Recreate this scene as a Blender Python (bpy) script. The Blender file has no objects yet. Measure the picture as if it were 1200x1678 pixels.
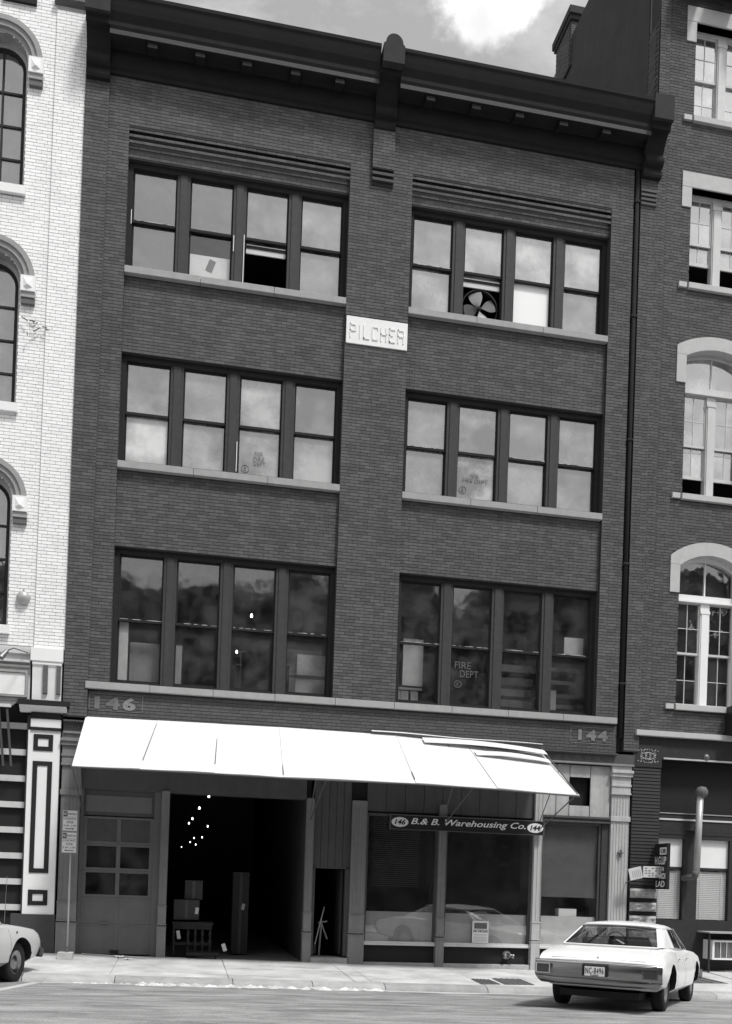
import bpy, math, random
from mathutils import Vector, Matrix
random.seed(7)
C = bpy.data.collections.new('street'); bpy.context.scene.collection.children.link(C)
SC = bpy.context.scene
R = math.radians

# ---------------------------------------------------------------- camera
CAM = Vector((0.0, -20.5, 1.85))
YAW, PITCH, ROLL = 0.187558, 0.00871829, 0.0338301
fw = Vector((math.sin(YAW)*math.cos(PITCH), math.cos(YAW)*math.cos(PITCH), math.sin(PITCH)))
rt = Vector((math.cos(YAW), -math.sin(YAW), 0.0)); up = rt.cross(fw)
r2 = rt*math.cos(ROLL) + up*math.sin(ROLL); u2 = -rt*math.sin(ROLL) + up*math.cos(ROLL)
cd = bpy.data.cameras.new('camera'); cam = bpy.data.objects.new('camera', cd); C.objects.link(cam)
M = Matrix((r2, u2, -fw)).transposed().to_4x4(); M.translation = CAM
cam.matrix_world = M
cd.sensor_width = 36.0; cd.sensor_fit = 'AUTO'; cd.lens = 36.0*1600/1678; cd.shift_y = 0.3539
cd.clip_start = 0.1; cd.clip_end = 3000
SC.camera = cam

# ---------------------------------------------------------------- sky and sun
SUN_EL, SUN_AZ = 60.0, 150.0          # azimuth clockwise from +Y: in front of the facade, to the right
w = bpy.data.worlds.new('World'); SC.world = w; w.use_nodes = True
nt = w.node_tree; nt.nodes.clear(); N = nt.nodes.new; Lk = nt.links.new
out = N('ShaderNodeOutputWorld'); bg = N('ShaderNodeBackground'); bg.inputs['Strength'].default_value = 0.14
sky = N('ShaderNodeTexSky'); sky.sky_type = 'NISHITA'; sky.sun_disc = False
sky.sun_elevation = R(SUN_EL); sky.sun_rotation = R(SUN_AZ); sky.dust_density = 3.0; sky.air_density = 1.2
bw = N('ShaderNodeRGBToBW'); Lk(sky.outputs[0], bw.inputs[0])
tc = N('ShaderNodeTexCoord')
mp = N('ShaderNodeMapping'); mp.inputs['Scale'].default_value = (1.0, 1.0, 2.2); Lk(tc.outputs['Generated'], mp.inputs[0])
n1 = N('ShaderNodeTexNoise'); n1.inputs['Scale'].default_value = 6.5; n1.inputs['Detail'].default_value = 9; n1.inputs['Roughness'].default_value = .62
n1.inputs['Distortion'].default_value = .3; Lk(mp.outputs[0], n1.inputs['Vector'])
rp = N('ShaderNodeValToRGB'); rp.color_ramp.elements[0].position = .44; rp.color_ramp.elements[1].position = .66
Lk(n1.outputs[0], rp.inputs[0])
# one bright cumulus standing over the right half of the roof line
dirn = Vector((0.285, 1.0, 0.965)).normalized()
vs = N('ShaderNodeVectorMath'); vs.operation = 'DISTANCE'; vs.inputs[1].default_value = dirn; 
n2 = N('ShaderNodeTexNoise'); n2.inputs['Scale'].default_value = 7; n2.inputs['Detail'].default_value = 10; n2.inputs['Roughness'].default_value = .62; Lk(tc.outputs['Generated'], n2.inputs['Vector'])
Lk(tc.outputs['Generated'], vs.inputs[0])
ad = N('ShaderNodeMath'); ad.operation = 'MULTIPLY_ADD'; ad.inputs[1].default_value = -.13; Lk(n2.outputs[0], ad.inputs[0]); Lk(vs.outputs['Value'], ad.inputs[2])
rc = N('ShaderNodeMapRange'); rc.interpolation_type = 'SMOOTHSTEP'; rc.inputs['From Min'].default_value = -.020; rc.inputs['From Max'].default_value = -.038
Lk(ad.outputs[0], rc.inputs['Value'])
mxm = N('ShaderNodeMath'); mxm.operation = 'MULTIPLY'; mxm.inputs[1].default_value = .36; Lk(rp.outputs[0], mxm.inputs[0])
mx2 = N('ShaderNodeMath'); mx2.operation = 'MAXIMUM'; Lk(mxm.outputs[0], mx2.inputs[0]); Lk(rc.outputs[0], mx2.inputs[1])
base = N('ShaderNodeMath'); base.operation = 'MULTIPLY_ADD'; base.inputs[1].default_value = .8; base.inputs[2].default_value = 1.35; Lk(bw.outputs[0], base.inputs[0])
cl = N('ShaderNodeMix'); cl.data_type = 'FLOAT'; cl.inputs['B'].default_value = 7.5
n3 = N('ShaderNodeTexNoise'); n3.inputs['Scale'].default_value = 16; n3.inputs['Detail'].default_value = 7; Lk(tc.outputs['Generated'], n3.inputs['Vector'])
cb_ = N('ShaderNodeMath'); cb_.operation = 'MULTIPLY_ADD'; cb_.inputs[1].default_value = 6.0; cb_.inputs[2].default_value = 4.2; Lk(n3.outputs[0], cb_.inputs[0]); Lk(cb_.outputs[0], cl.inputs['B'])
Lk(mx2.outputs[0], cl.inputs['Factor']); Lk(base.outputs[0], cl.inputs['A'])
Lk(cl.outputs[0], bg.inputs['Color']); Lk(bg.outputs[0], out.inputs[0])
sd = bpy.data.lights.new('sun', 'SUN'); sd.energy = 2.6; sd.angle = R(9); sd.color = (1, .995, .985)
sun = bpy.data.objects.new('sun', sd); C.objects.link(sun)
sdir = Vector((math.sin(R(SUN_AZ))*math.cos(R(SUN_EL)), math.cos(R(SUN_AZ))*math.cos(R(SUN_EL)), math.sin(R(SUN_EL))))
sun.rotation_euler = sdir.to_track_quat('Z', 'Y').to_euler()
SC.view_settings.view_transform = 'Standard'; SC.view_settings.look = 'None'
SC.view_settings.exposure = 0.24; SC.view_settings.gamma = 1.0; SC.view_settings.use_curve_mapping = False

# ---------------------------------------------------------------- materials
MATS = {}
def mat(name, v, rough=.8, amt=.12, scale=2.5, bump=0.0, bscale=30, metal=0.0, spec=.3, streak=0.0, rnd=0.0, emit=0.0):
    if name in MATS: return MATS[name]
    m = bpy.data.materials.new(name); m.use_nodes = True; t = m.node_tree; b = t.nodes['Principled BSDF']; n = t.nodes.new; l = t.links.new
    b.inputs['Roughness'].default_value = rough; b.inputs['Metallic'].default_value = metal; b.inputs['Specular IOR Level'].default_value = spec
    g = n('ShaderNodeNewGeometry')
    nz = n('ShaderNodeTexNoise'); nz.inputs['Scale'].default_value = scale; nz.inputs['Detail'].default_value = 6; nz.inputs['Roughness'].default_value = .65; l(g.outputs['Position'], nz.inputs['Vector'])
    a = n('ShaderNodeMath'); a.operation = 'MULTIPLY_ADD'; a.inputs[1].default_value = 3*amt; a.inputs[2].default_value = 1-1.5*amt; l(nz.outputs[0], a.inputs[0])
    cur = a
    if streak:
        mp = n('ShaderNodeMapping'); mp.inputs['Scale'].default_value = (7, 7, .45); l(g.outputs['Position'], mp.inputs[0])
        n2 = n('ShaderNodeTexNoise'); n2.inputs['Scale'].default_value = 1.3; n2.inputs['Detail'].default_value = 4; l(mp.outputs[0], n2.inputs['Vector'])
        a2 = n('ShaderNodeMath'); a2.operation = 'MULTIPLY_ADD'; a2.inputs[1].default_value = 3*streak; a2.inputs[2].default_value = 1-1.5*streak; l(n2.outputs[0], a2.inputs[0])
        mm = n('ShaderNodeMath'); mm.operation = 'MULTIPLY'; l(cur.outputs[0], mm.inputs[0]); l(a2.outputs[0], mm.inputs[1]); cur = mm
    if rnd:
        oi = n('ShaderNodeObjectInfo'); s = n('ShaderNodeMath'); s.operation = 'ADD'; l(g.outputs['Random Per Island'], s.inputs[0]); l(oi.outputs['Random'], s.inputs[1])
        f = n('ShaderNodeMath'); f.operation = 'FRACT'; l(s.outputs[0], f.inputs[0])
        a3 = n('ShaderNodeMath'); a3.operation = 'MULTIPLY_ADD'; a3.inputs[1].default_value = 2*rnd; a3.inputs[2].default_value = 1-rnd; l(f.outputs[0], a3.inputs[0])
        mm = n('ShaderNodeMath'); mm.operation = 'MULTIPLY'; l(cur.outputs[0], mm.inputs[0]); l(a3.outputs[0], mm.inputs[1]); cur = mm
    fm = n('ShaderNodeMath'); fm.operation = 'MULTIPLY'; fm.inputs[1].default_value = v; l(cur.outputs[0], fm.inputs[0])
    cl = n('ShaderNodeClamp'); cl.inputs['Max'].default_value = .9; l(fm.outputs[0], cl.inputs[0]); l(cl.outputs[0], b.inputs['Base Color'])
    if bump:
        nb = n('ShaderNodeTexNoise'); nb.inputs['Scale'].default_value = bscale; nb.inputs['Detail'].default_value = 6; l(g.outputs['Position'], nb.inputs['Vector'])
        bp = n('ShaderNodeBump'); bp.inputs['Strength'].default_value = bump; bp.inputs['Distance'].default_value = .02; l(nb.outputs[0], bp.inputs['Height']); l(bp.outputs[0], b.inputs['Normal'])
    if emit:
        b.inputs['Emission Color'].default_value = (1, 1, 1, 1); b.inputs['Emission Strength'].default_value = emit
    MATS[name] = m; return m

def glass(name, dirt=.3, dirtv=.5, gloss=.25, clear=.6, scale=1.6, rough=.02, wav=.15):
    """old window glass: mirror-like coat + transparent + dusty film"""
    if name in MATS: return MATS[name]
    m = bpy.data.materials.new(name); m.use_nodes = True; t = m.node_tree; t.nodes.clear(); n = t.nodes.new; l = t.links.new
    o = n('ShaderNodeOutputMaterial'); g = n('ShaderNodeNewGeometry'); oi = n('ShaderNodeObjectInfo')
    off = n('ShaderNodeVectorMath'); off.operation = 'ADD'; l(g.outputs['Position'], off.inputs[0]); l(oi.outputs['Random'], off.inputs[1])
    nz = n('ShaderNodeTexNoise'); nz.inputs['Scale'].default_value = scale; nz.inputs['Detail'].default_value = 7; nz.inputs['Roughness'].default_value = .6; l(off.outputs[0], nz.inputs['Vector'])
    r = n('ShaderNodeMapRange'); r.inputs['From Min'].default_value = .36; r.inputs['From Max'].default_value = .64; r.inputs['To Min'].default_value = dirt*.15; r.inputs['To Max'].default_value = min(1, dirt*1.75); l(nz.outputs[0], r.inputs[0])
    df = n('ShaderNodeBsdfDiffuse')
    dv = n('ShaderNodeMapRange'); dv.inputs['To Min'].default_value = dirtv*.7; dv.inputs['To Max'].default_value = dirtv*1.2; l(oi.outputs['Random'], dv.inputs[0]); l(dv.outputs[0], df.inputs['Color'])
    tr = n('ShaderNodeBsdfTransparent'); tr.inputs[0].default_value = (clear, clear, clear, 1)
    gl = n('ShaderNodeBsdfGlossy'); gl.inputs['Color'].default_value = (1, 1, 1, 1); gl.inputs['Roughness'].default_value = rough
    nb = n('ShaderNodeTexNoise'); nb.inputs['Scale'].default_value = 1.7; l(off.outputs[0], nb.inputs['Vector'])
    bp = n('ShaderNodeBump'); bp.inputs['Strength'].default_value = wav; bp.inputs['Distance'].default_value = .03; l(nb.outputs[0], bp.inputs['Height']); l(bp.outputs[0], gl.inputs['Normal'])
    m1 = n('ShaderNodeMixShader'); l(r.outputs[0], m1.inputs[0]); l(tr.outputs[0], m1.inputs[1]); l(df.outputs[0], m1.inputs[2])
    lw = n('ShaderNodeLayerWeight'); lw.inputs['Blend'].default_value = .5
    fr = n('ShaderNodeMath'); fr.operation = 'POWER'; fr.inputs[1].default_value = 5; l(lw.outputs['Facing'], fr.inputs[0])
    fa = n('ShaderNodeMath'); fa.operation = 'MULTIPLY_ADD'; fa.inputs[1].default_value = .9; fa.inputs[2].default_value = .04+gloss; fa.use_clamp = True; l(fr.outputs[0], fa.inputs[0])
    m2 = n('ShaderNodeMixShader'); l(fa.outputs[0], m2.inputs[0]); l(m1.outputs[0], m2.inputs[1]); l(gl.outputs[0], m2.inputs[2])
    l(m2.outputs[0], o.inputs[0]); MATS[name] = m; return m

m_brick = mat('red brick as dark grey', .095, .9, .18, .8, .15, 60, streak=.13, rnd=.2)  # the brick's own grey, varied by streaks and per brick
m_brickpaint = mat('painted brick band', .085, .85, .12, 1.2, .1, 60, rnd=.12)
m_mortar = mat('sooty mortar', .042, .95, .15, 4)
m_rbrick = mat('neighbour brick', .092, .9, .10, .8, .15, 60, streak=.07, rnd=.2)
m_wbrick = mat('white painted brick', .86, .6, .07, 1.2, .1, 40, streak=.05, rnd=.06)
m_wmort = mat('white painted joints', .34, .8, .5, 1.3)
m_white = mat('white paint', .8, .5, .04, 3)
m_offw = mat('greyed white paint', .55, .6, .1, 4, streak=.06)
m_stone = mat('limestone sill', .33, .8, .12, 6, .2, 40, streak=.05)
m_rstone = mat('pale limestone', .46, .8, .1, 5, .2, 40)
m_plaque = mat('white stone plaque', .78, .7, .05, 8, .1, 60)
m_dark = mat('dark painted wood', .042, .8, .2, 8, .1, 40, spec=.08)
m_darker = mat('sash black brown paint', .03, .8, .2, 8, spec=.08)
m_mull = mat('worn dark mullion paint', .042, .7, .25, 9, .1, 60, streak=.12)
m_cornice = mat('dark painted sheet metal', .022, .85, .2, 3, .05, 30, streak=.05, spec=.08)
m_cornlit = mat('dull grey metal', .045, .85, .2, 5, spec=.08)
m_mod = mat('lit modillion and trim grey', .12, .7, .2, 9)  # paler grey that paints the modillion fronts as lit; also plain trim
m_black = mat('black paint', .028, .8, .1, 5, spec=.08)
m_int = mat('dark interior plaster', .24, .9, .3, 1.5)
m_int2 = mat('dim interior floor', .26, .9, .3, 2.5)
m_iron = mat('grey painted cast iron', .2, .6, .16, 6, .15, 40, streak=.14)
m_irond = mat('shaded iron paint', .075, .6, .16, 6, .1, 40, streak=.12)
m_ironR = mat('pale iron paint', .42, .7, .12, 6, .15, 30, streak=.14)  # paler iron tone for the two right columns and the pier ornament
m_garage = mat('grey garage door', .14, .6, .12, 3, .05, 30, streak=.05)
m_board = mat('weathered wood boards', .38, .8, .2, 5, .15, 30, streak=.2)
m_awn = mat('white painted sheet metal', .66, .6, .08, 2.4, .08, 5, streak=.06, rnd=.04)
m_awnrib = mat('awning seam', .5, .6, .2, 8)
m_steel = mat('dull steel', .16, .45, .2, 8, metal=.5)
m_galv = mat('galvanised metal', .42, .4, .15, 6, metal=.3)
m_conc = mat('sidewalk concrete', .50, .9, .46, 1.3, .3, 25, rnd=.05)
m_curb = mat('curb stone', .35, .9, .3, 3.5, .6, 14, rnd=.15)
m_rubble = mat('pale rubble', .56, .9, .2, 9, .2, 30, rnd=.3)
m_paintline = mat('worn white road paint', .5, .8, .25, 12)
m_grate = mat('iron cellar hatch', .13, .6, .25, 10, .2, 40)
m_card = mat('cardboard', .075, .85, .1, 6, rnd=.1)
m_paper = mat('white paper', .7, .8, .06, 5)
m_grey = mat('grey wooden panel', .34, .7, .12, 4, streak=.08)
m_chrome = mat('chrome', .75, .12, .03, 5, metal=1.0)
m_chromed = mat('dull chrome bumper', .30, .28, .08, 4, metal=1.0)
m_rubber = mat('tyre rubber', .018, .85, .1, 10, .1, 50)
m_carwhite = mat('white car paint', .82, .22, .015, 1, spec=.5)
m_cargrey = mat('pale grey car paint', .52, .25, .03, 1, spec=.5)
m_lens = mat('tail lamp lens', .05, .2, .1, 20, spec=.6)
m_carint = mat('car upholstery', .05, .8, .2, 6)
m_bulb = mat('lit bulb glass', .9, .3, .0, 1, emit=6.0)
m_tar = mat('tarred rough wall', .05, .95, .3, 1.3, .5, 18, streak=.12)
m_signd = mat('dark sign enamel', .022, .35, .1, 5)
m_signw = mat('sign white', .72, .5, .06, 8)
m_signg = mat('faded sign letters', .78, .6, .16, 9)
m_shade = mat('grey window shade', .11, .8, .12, 4)
m_blind = mat('white blind slat', .75, .5, .04, 4)
m_leaf = mat('tree leaves', .06, .7, .2, 3, rnd=.4)
m_bark = mat('tree bark', .08, .9, .2, 6)
m_hood = mat('grey hood mould paint', .30, .7, .15, 5)
g4 = glass('dusty upper window glass', .26, .34, .22, .35, scale=1.9, wav=.35)
g4r = glass('dusty right upper window glass', .55, .50, .22, .5, scale=1.3)
g3 = glass('whitened third floor glass', .62, .42, .16, .5, scale=.8)
g2 = glass('clear second floor glass', .075, .26, .055, .97, wav=.12, rough=.05, scale=2.2)
gD = glass('dark upper window glass', .10, .28, .15, .8, scale=1.2, wav=.3)
gM = glass('part dusty window glass', .40, .40, .20, .5, scale=1.1, wav=.3)
gL = glass('pale whitened glass', .85, .60, .10, .5, scale=.8)
PV = {}
for key, row in {(2, 0, 1): (gD, gD, g4, gM), (2, 0, 0): (gD, None, None, gM), (2, 1, 1): (gM, g4r, g4r, g4r), (2, 1, 0): (gM, None, None, gM),
                 (1, 0, 1): (gM, gM, g3, g3), (1, 0, 0): (gL, g3, g3, g3), (1, 1, 1): (g3, g3, gM, g3), (1, 1, 0): (g3, gL, gM, g3)}.items():
    for i_, g_ in enumerate(row):
        if g_: PV[key[0], key[1], i_, key[2]] = g_
gR = glass('neighbour window glass', .38, .55, .28, .6)
gRd = glass('neighbour lower window glass', .05, .4, .08, .95)
gS = glass('shop window glass', .02, .35, .03, .97, wav=.03)
gW = glass('white house glass', .2, .4, .2, .7)
gCar = glass('car glass', .02, .3, .08, .6, wav=.0)

def road_mat():
    m = bpy.data.materials.new('worn asphalt'); m.use_nodes = True; t = m.node_tree; b = t.nodes['Principled BSDF']; n = t.nodes.new; l = t.links.new
    b.inputs['Roughness'].default_value = .85; b.inputs['Specular IOR Level'].default_value = .3
    g = n('ShaderNodeNewGeometry')
    mp = n('ShaderNodeMapping'); mp.inputs['Scale'].default_value = (.55, 1.7, 1); l(g.outputs['Position'], mp.inputs[0])
    a = n('ShaderNodeTexNoise'); a.inputs['Scale'].default_value = 1.5; a.inputs['Detail'].default_value = 9; a.inputs['Roughness'].default_value = .68; a.inputs['Distortion'].default_value = .6; l(mp.outputs[0], a.inputs['Vector'])
    c = n('ShaderNodeTexNoise'); c.inputs['Scale'].default_value = 45; c.inputs['Detail'].default_value = 4; l(g.outputs['Position'], c.inputs['Vector'])
    r = n('ShaderNodeMapRange'); r.inputs['From Min'].default_value = .3; r.inputs['From Max'].default_value = .7; r.inputs['To Min'].default_value = .12; r.inputs['To Max'].default_value = .40; l(a.outputs[0], r.inputs[0])
    r2_ = n('ShaderNodeMapRange'); r2_.inputs['From Min'].default_value = .25; r2_.inputs['From Max'].default_value = .75; r2_.inputs['To Min'].default_value = .7; r2_.inputs['To Max'].default_value = 1.3; l(c.outputs[0], r2_.inputs[0])
    mm = n('ShaderNodeMath'); mm.operation = 'MULTIPLY'; l(r.outputs[0], mm.inputs[0]); l(r2_.outputs[0], mm.inputs[1]); l(mm.outputs[0], b.inputs['Base Color'])
    bp = n('ShaderNodeBump'); bp.inputs['Strength'].default_value = .5; bp.inputs['Distance'].default_value = .01; l(c.outputs[0], bp.inputs['Height']); l(bp.outputs[0], b.inputs['Normal'])
    return m
m_road = road_mat()

# ---------------------------------------------------------------- mesh helpers
class MB:
    def __init__(s): s.v = []; s.f = []
    def quad(s, *p):
        k = len(s.v); s.v += [tuple(q) for q in p]; s.f.append(tuple(range(k, k+len(p)))); return s
    def box(s, x0, x1, y0, y1, z0, z1):
        k = len(s.v)
        s.v += [(x0,y0,z0),(x1,y0,z0),(x1,y1,z0),(x0,y1,z0),(x0,y0,z1),(x1,y0,z1),(x1,y1,z1),(x0,y1,z1)]
        s.f += [tuple(k+i for i in q) for q in ((3,2,1,0),(4,5,6,7),(0,1,5,4),(1,2,6,5),(2,3,7,6),(3,0,4,7))]; return s
    def front(s, x0, x1, y0, y1, z0, z1):      # box without its hidden back
        k = len(s.v)
        s.v += [(x0,y0,z0),(x1,y0,z0),(x1,y1,z0),(x0,y1,z0),(x0,y0,z1),(x1,y0,z1),(x1,y1,z1),(x0,y1,z1)]
        s.f += [tuple(k+i for i in q) for q in ((3,2,1,0),(4,5,6,7),(0,1,5,4),(1,2,6,5),(3,0,4,7))]; return s
    def prism_x(s, prof, x0, x1):               # closed profile of (y,z) swept along x
        k = len(s.v); n = len(prof)
        s.v += [(x0,y,z) for y,z in prof] + [(x1,y,z) for y,z in prof]
        for i in range(n):
            j = (i+1) % n; s.f.append((k+i, k+j, k+n+j, k+n+i))
        s.f.append(tuple(k+n-1-i for i in range(n))); s.f.append(tuple(k+n+i for i in range(n))); return s
    def prism_y(s, prof, y0, y1):               # closed profile of (x,z) swept along y
        k = len(s.v); n = len(prof)
        s.v += [(x,y0,z) for x,z in prof] + [(x,y1,z) for x,z in prof]
        for i in range(n):
            j = (i+1) % n; s.f.append((k+j, k+i, k+n+i, k+n+j))
        s.f.append(tuple(k+i for i in range(n))); s.f.append(tuple(k+2*n-1-i for i in range(n))); return s
    def ring_y(s, pa, pb, y0, y1):              # strip between two open polylines (x,z), given depth
        n = len(pa)
        for i in range(n-1):
            a, b, c, d = pa[i], pa[i+1], pb[i+1], pb[i]
            s.prism_y([a, b, c, d], y0, y1)
        return s
    def tube(s, p, q, r, n=8, r2=None):
        p = Vector(p); q = Vector(q); d = (q-p).normalized(); a = d.orthogonal().normalized(); b = d.cross(a); r2 = r if r2 is None else r2
        k = len(s.v)
        for c, rr in ((p, r), (q, r2)):
            for i in range(n):
                t = 2*math.pi*i/n; s.v.append(tuple(c + (a*math.cos(t)+b*math.sin(t))*rr))
        for i in range(n):
            j = (i+1) % n; s.f.append((k+i, k+j, k+n+j, k+n+i))
        s.f.append(tuple(k+n-1-i for i in range(n))); s.f.append(tuple(k+n+i for i in range(n))); return s
    def lathe(s, prof, c=(0,0,0), axis='z', n=24):   # profile of (r, h)
        k = len(s.v); m = len(prof)
        for r, h in prof:
            for i in range(n):
                t = 2*math.pi*i/n; a, b = r*math.cos(t), r*math.sin(t)
                q = {'z': (a, b, h), 'y': (a, h, b), 'x': (h, a, b)}[axis]
                s.v.append((c[0]+q[0], c[1]+q[1], c[2]+q[2]))
        for u in range(m-1):
            for i in range(n):
                j = (i+1) % n; s.f.append((k+u*n+i, k+u*n+j, k+(u+1)*n+j, k+(u+1)*n+i))
        return s
    def grid(s, rows):
        k = len(s.v); n = len(rows[0])
        for r_ in rows: s.v += [tuple(p) for p in r_]
        for i in range(len(rows)-1):
            for j in range(n-1): s.f.append((k+i*n+j, k+i*n+j+1, k+(i+1)*n+j+1, k+(i+1)*n+j))
        return s
    def mesh(s, name, m, smooth=False):
        me = bpy.data.meshes.new(name); me.from_pydata(s.v, [], s.f); me.materials.append(m)
        if smooth:
            me.polygons.foreach_set('use_smooth', [True]*len(me.polygons))
        me.update(); return me
    def build(s, name, m, parent=None, smooth=False, kind=None, label=None, bevel=0):
        o = bpy.data.objects.new(name, s.mesh(name, m, smooth)); C.objects.link(o)
        if parent: o.parent = parent
        if kind: o['kind'] = kind
        if label: o['label'] = label
        if bevel:
            b = o.modifiers.new('bevel', 'BEVEL'); b.width = bevel; b.segments = 2; b.limit_method = 'ANGLE'
        return o

def thing(name, label, cat, loc=(0,0,0), rz=0.0, group=None):
    o = bpy.data.objects.new(name, None); C.objects.link(o); o.location = loc; o.rotation_euler = (0,0,rz); o.empty_display_size = .1
    o['label'] = label; o['category'] = cat
    if group: o['group'] = group
    return o
def tag(o, label, cat, group=None):
    o['label'] = label; o['category'] = cat
    if group: o['group'] = group
    return o
def dup(root, loc=None, rz=None, label=None):
    r = root.copy(); C.objects.link(r)
    if loc is not None: r.location = loc
    if rz is not None: r.rotation_euler = (0,0,rz)
    if label: r['label'] = label
    for ch in list(root.children):
        c = ch.copy(); C.objects.link(c); c.parent = r
        for g in ch.children:
            d = g.copy(); C.objects.link(d); d.parent = c
    return r

def text(name, body, x0, x1, z0, z1, y, m, parent, shear=0.0, bold=0.0, depth=.004, O=None, U=None, V=None, spacing=1.0):
    """flat lettering fitted into a rectangle; U,V give the sign's own right and up, O its origin"""
    cu = bpy.data.curves.new(name, 'FONT'); cu.body = body; cu.size = 1; cu.extrude = .5; cu.shear = shear; cu.offset = bold; cu.resolution_u = 3; cu.space_character = spacing; cu.space_line = .85; cu.align_x = 'CENTER'
    t = bpy.data.objects.new('t', cu); C.objects.link(t); dg = bpy.context.evaluated_depsgraph_get(); dg.update()
    me = bpy.data.meshes.new_from_object(t.evaluated_get(dg)); bpy.data.objects.remove(t)
    xs = [v.co.x for v in me.vertices]; ys = [v.co.y for v in me.vertices]; ax, bx, ay, by = min(xs), max(xs), min(ys), max(ys)
    for v in me.vertices:
        u = x0 + (v.co.x-ax)/(bx-ax)*(x1-x0); q = z0 + (v.co.y-ay)/(by-ay)*(z1-z0); d = (v.co.z+.5)*depth
        if O is None: v.co = (u, y-d, q)
        else: v.co = O + U*u + V*q + U.cross(V)*d
    me.materials.clear(); me.materials.append(m); me.name = name
    o = bpy.data.objects.new(name, me); C.objects.link(o); o.parent = parent; return o

def slab(mb, x0, x1, z0, z1, holes, y0, y1):
    xs = sorted({x0, x1, *[min(max(h[i], x0), x1) for h in holes for i in (0, 1)]}); zs = sorted({z0, z1, *[min(max(h[i], z0), z1) for h in holes for i in (2, 3)]})
    for a, b in zip(xs, xs[1:]):
        run = None
        for c, d in zip(zs, zs[1:]):
            mx, mz = (a+b)/2, (c+d)/2
            inside = any(h[0] < mx < h[1] and h[2] < mz < h[3] for h in holes)
            if not inside: run = (run[0], d) if run else (c, d)
            if inside or d == zs[-1]:
                if run: mb.box(a, b, y0, y1, *run)
                run = None

CH, BL, BH, JT = .0677, .203, .056, .011
def bricks(lst, x0, x1, z0, z1, y, holes=(), blocked=None, ch=CH, bl=BL, off=0.0):
    """running bond: appends (xa, xb, y, za, zb) of every brick, cut at the edges and openings"""
    n = int((z1-z0)/ch+.001)
    for k in range(n):
        za = z0+k*ch+(z1-z0-n*ch)/2; zb = za+ch-JT; zc = (za+zb)/2
        cuts = [(h[0], h[1]) for h in holes if h[2]-.02 < zc < h[3]+.02]
        if blocked: cuts += blocked(zc)
        segs = [(x0, x1)]
        for a, b in cuts:
            ns = []
            for p, q in segs:
                if b <= p or a >= q: ns.append((p, q)); continue
                if a > p: ns.append((p, a))
                if b < q: ns.append((b, q))
            segs = ns
        st = bl+.007; ph = (off + (k % 2)*st/2 + (st*.25 if k % 6 == 5 else 0)) % st
        for p, q in segs:
            x = p - ((p - ph) % st)
            while x < q:
                a, b = max(x, p), min(x+bl, q)
                if b-a > .03: lst.append((a, b, y+random.uniform(-.0015, .0015), za, zb))
                x += st
def lay(lst, parent, m, dep=.009, label=None):
    """the 300 bricks that show largest become parts of their own, the rest one joined part"""
    full = sorted((b for b in lst if abs(b[1]-b[0]-BL) < .002), key=lambda b: ((b[0]+b[1])/2-CAM.x)**2+(b[2]-CAM.y)**2+(b[3]-CAM.z)**2)
    near = set(full[:300]); proto = MB().front(-BL/2, BL/2, 0, dep, -(CH-JT)/2, (CH-JT)/2).mesh('brick', m)
    for b in full[:300]:
        o = bpy.data.objects.new('brick', proto); C.objects.link(o); o.parent = parent; o.location = ((b[0]+b[1])/2, b[2], (b[3]+b[4])/2)
    mb = MB()
    for b in lst:
        if b not in near: mb.front(b[0], b[1], b[2], b[2]+dep, b[3], b[4])
    mb.build('brickwork', m, parent, kind='stuff')

def zbase(x):                                    # sidewalk height along the building line
    P = [(-9, .34), (-2.4, .225), (2.6, .135), (7.6, .06), (9.4, .055), (11.9, .10), (40, -.2)]
    for (a, za), (b, zb) in zip(P, P[1:]):
        if x <= b: return za+(zb-za)*(x-a)/(b-a)
    return P[-1][1]
def zroad(x, y):
    s = -.0125*(x+2.3)
    if y < -3.3: s += .042*min(-3.3-y, 5.5)
    return s

# ================================================================ GROUND
gx = [-400, -60, -20] + [-9+i*.75 for i in range(36)] + [30, 70, 400]
mb = MB()
ys = [-3.34, -3.6, -4.2, -5, -6, -7, -8, -9.2, -11, -14, -17.2]
def zr2(x, y):
    x = max(-20, min(30, x)); z = zroad(x, max(y, -8.8))
    if y < -8.8: z -= .03*(-8.8-y)
    return z
mb.grid([[(x, y, zr2(x, y)) for x in gx] for y in ys])
mb.build('road', m_road, kind='structure')
g = MB().grid([[(x, y, -.6) for x in (-1500, 1500)] for y in (1500, -1500)]); g.build('ground', m_road, kind='structure')
mb = MB().box(-60, 60, -23.4, -17.2, -.5, -.06); mb.build('far_pavement', m_conc, kind='structure')
# sidewalk: bed, slabs with open joints, curb stones
def zside(x, y):
    t = min(1, max(0, -y/3.1)); zc = zroad(x, -3.3)+.115
    return zbase(x)*(1-t)+zc*t
sw = MB().grid([[(x, y, zside(x, y)-.018) for x in [-60]+[-9+i*.75 for i in range(36)]+[60]] for y in (.3, -1, -2, -3.05)]).build('pavement', m_conc, kind='structure')
jx = [-9.2, -7.1, -5.0, -3.1, -1.15, .9, 3.18, 3.5, 5.67, 7.75, 9.7, 11.8, 13.9, 16]
for a, b in zip(jx, jx[1:]):
    for c, d in ((-.02, -1.55), (-1.55, -3.03)):
        dz = random.uniform(-.004, .006); s = MB(); gg = .008
        P = [(a+gg, c-gg), (b-gg, c-gg), (b-gg, d+gg), (a+gg, d+gg)]
        tp = [(x, y, zside(x, y)+dz+random.uniform(-.003, .003)) for x, y in P]; bt = [(x, y, zside(x, y)-.03) for x, y in P]
        s.v = bt+tp; s.f = [(7,6,5,4), (0,1,5,4), (1,2,6,5), (2,3,7,6), (3,0,4,7)]
        s.build('slab', m_conc, sw)
x = -9.0
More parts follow.
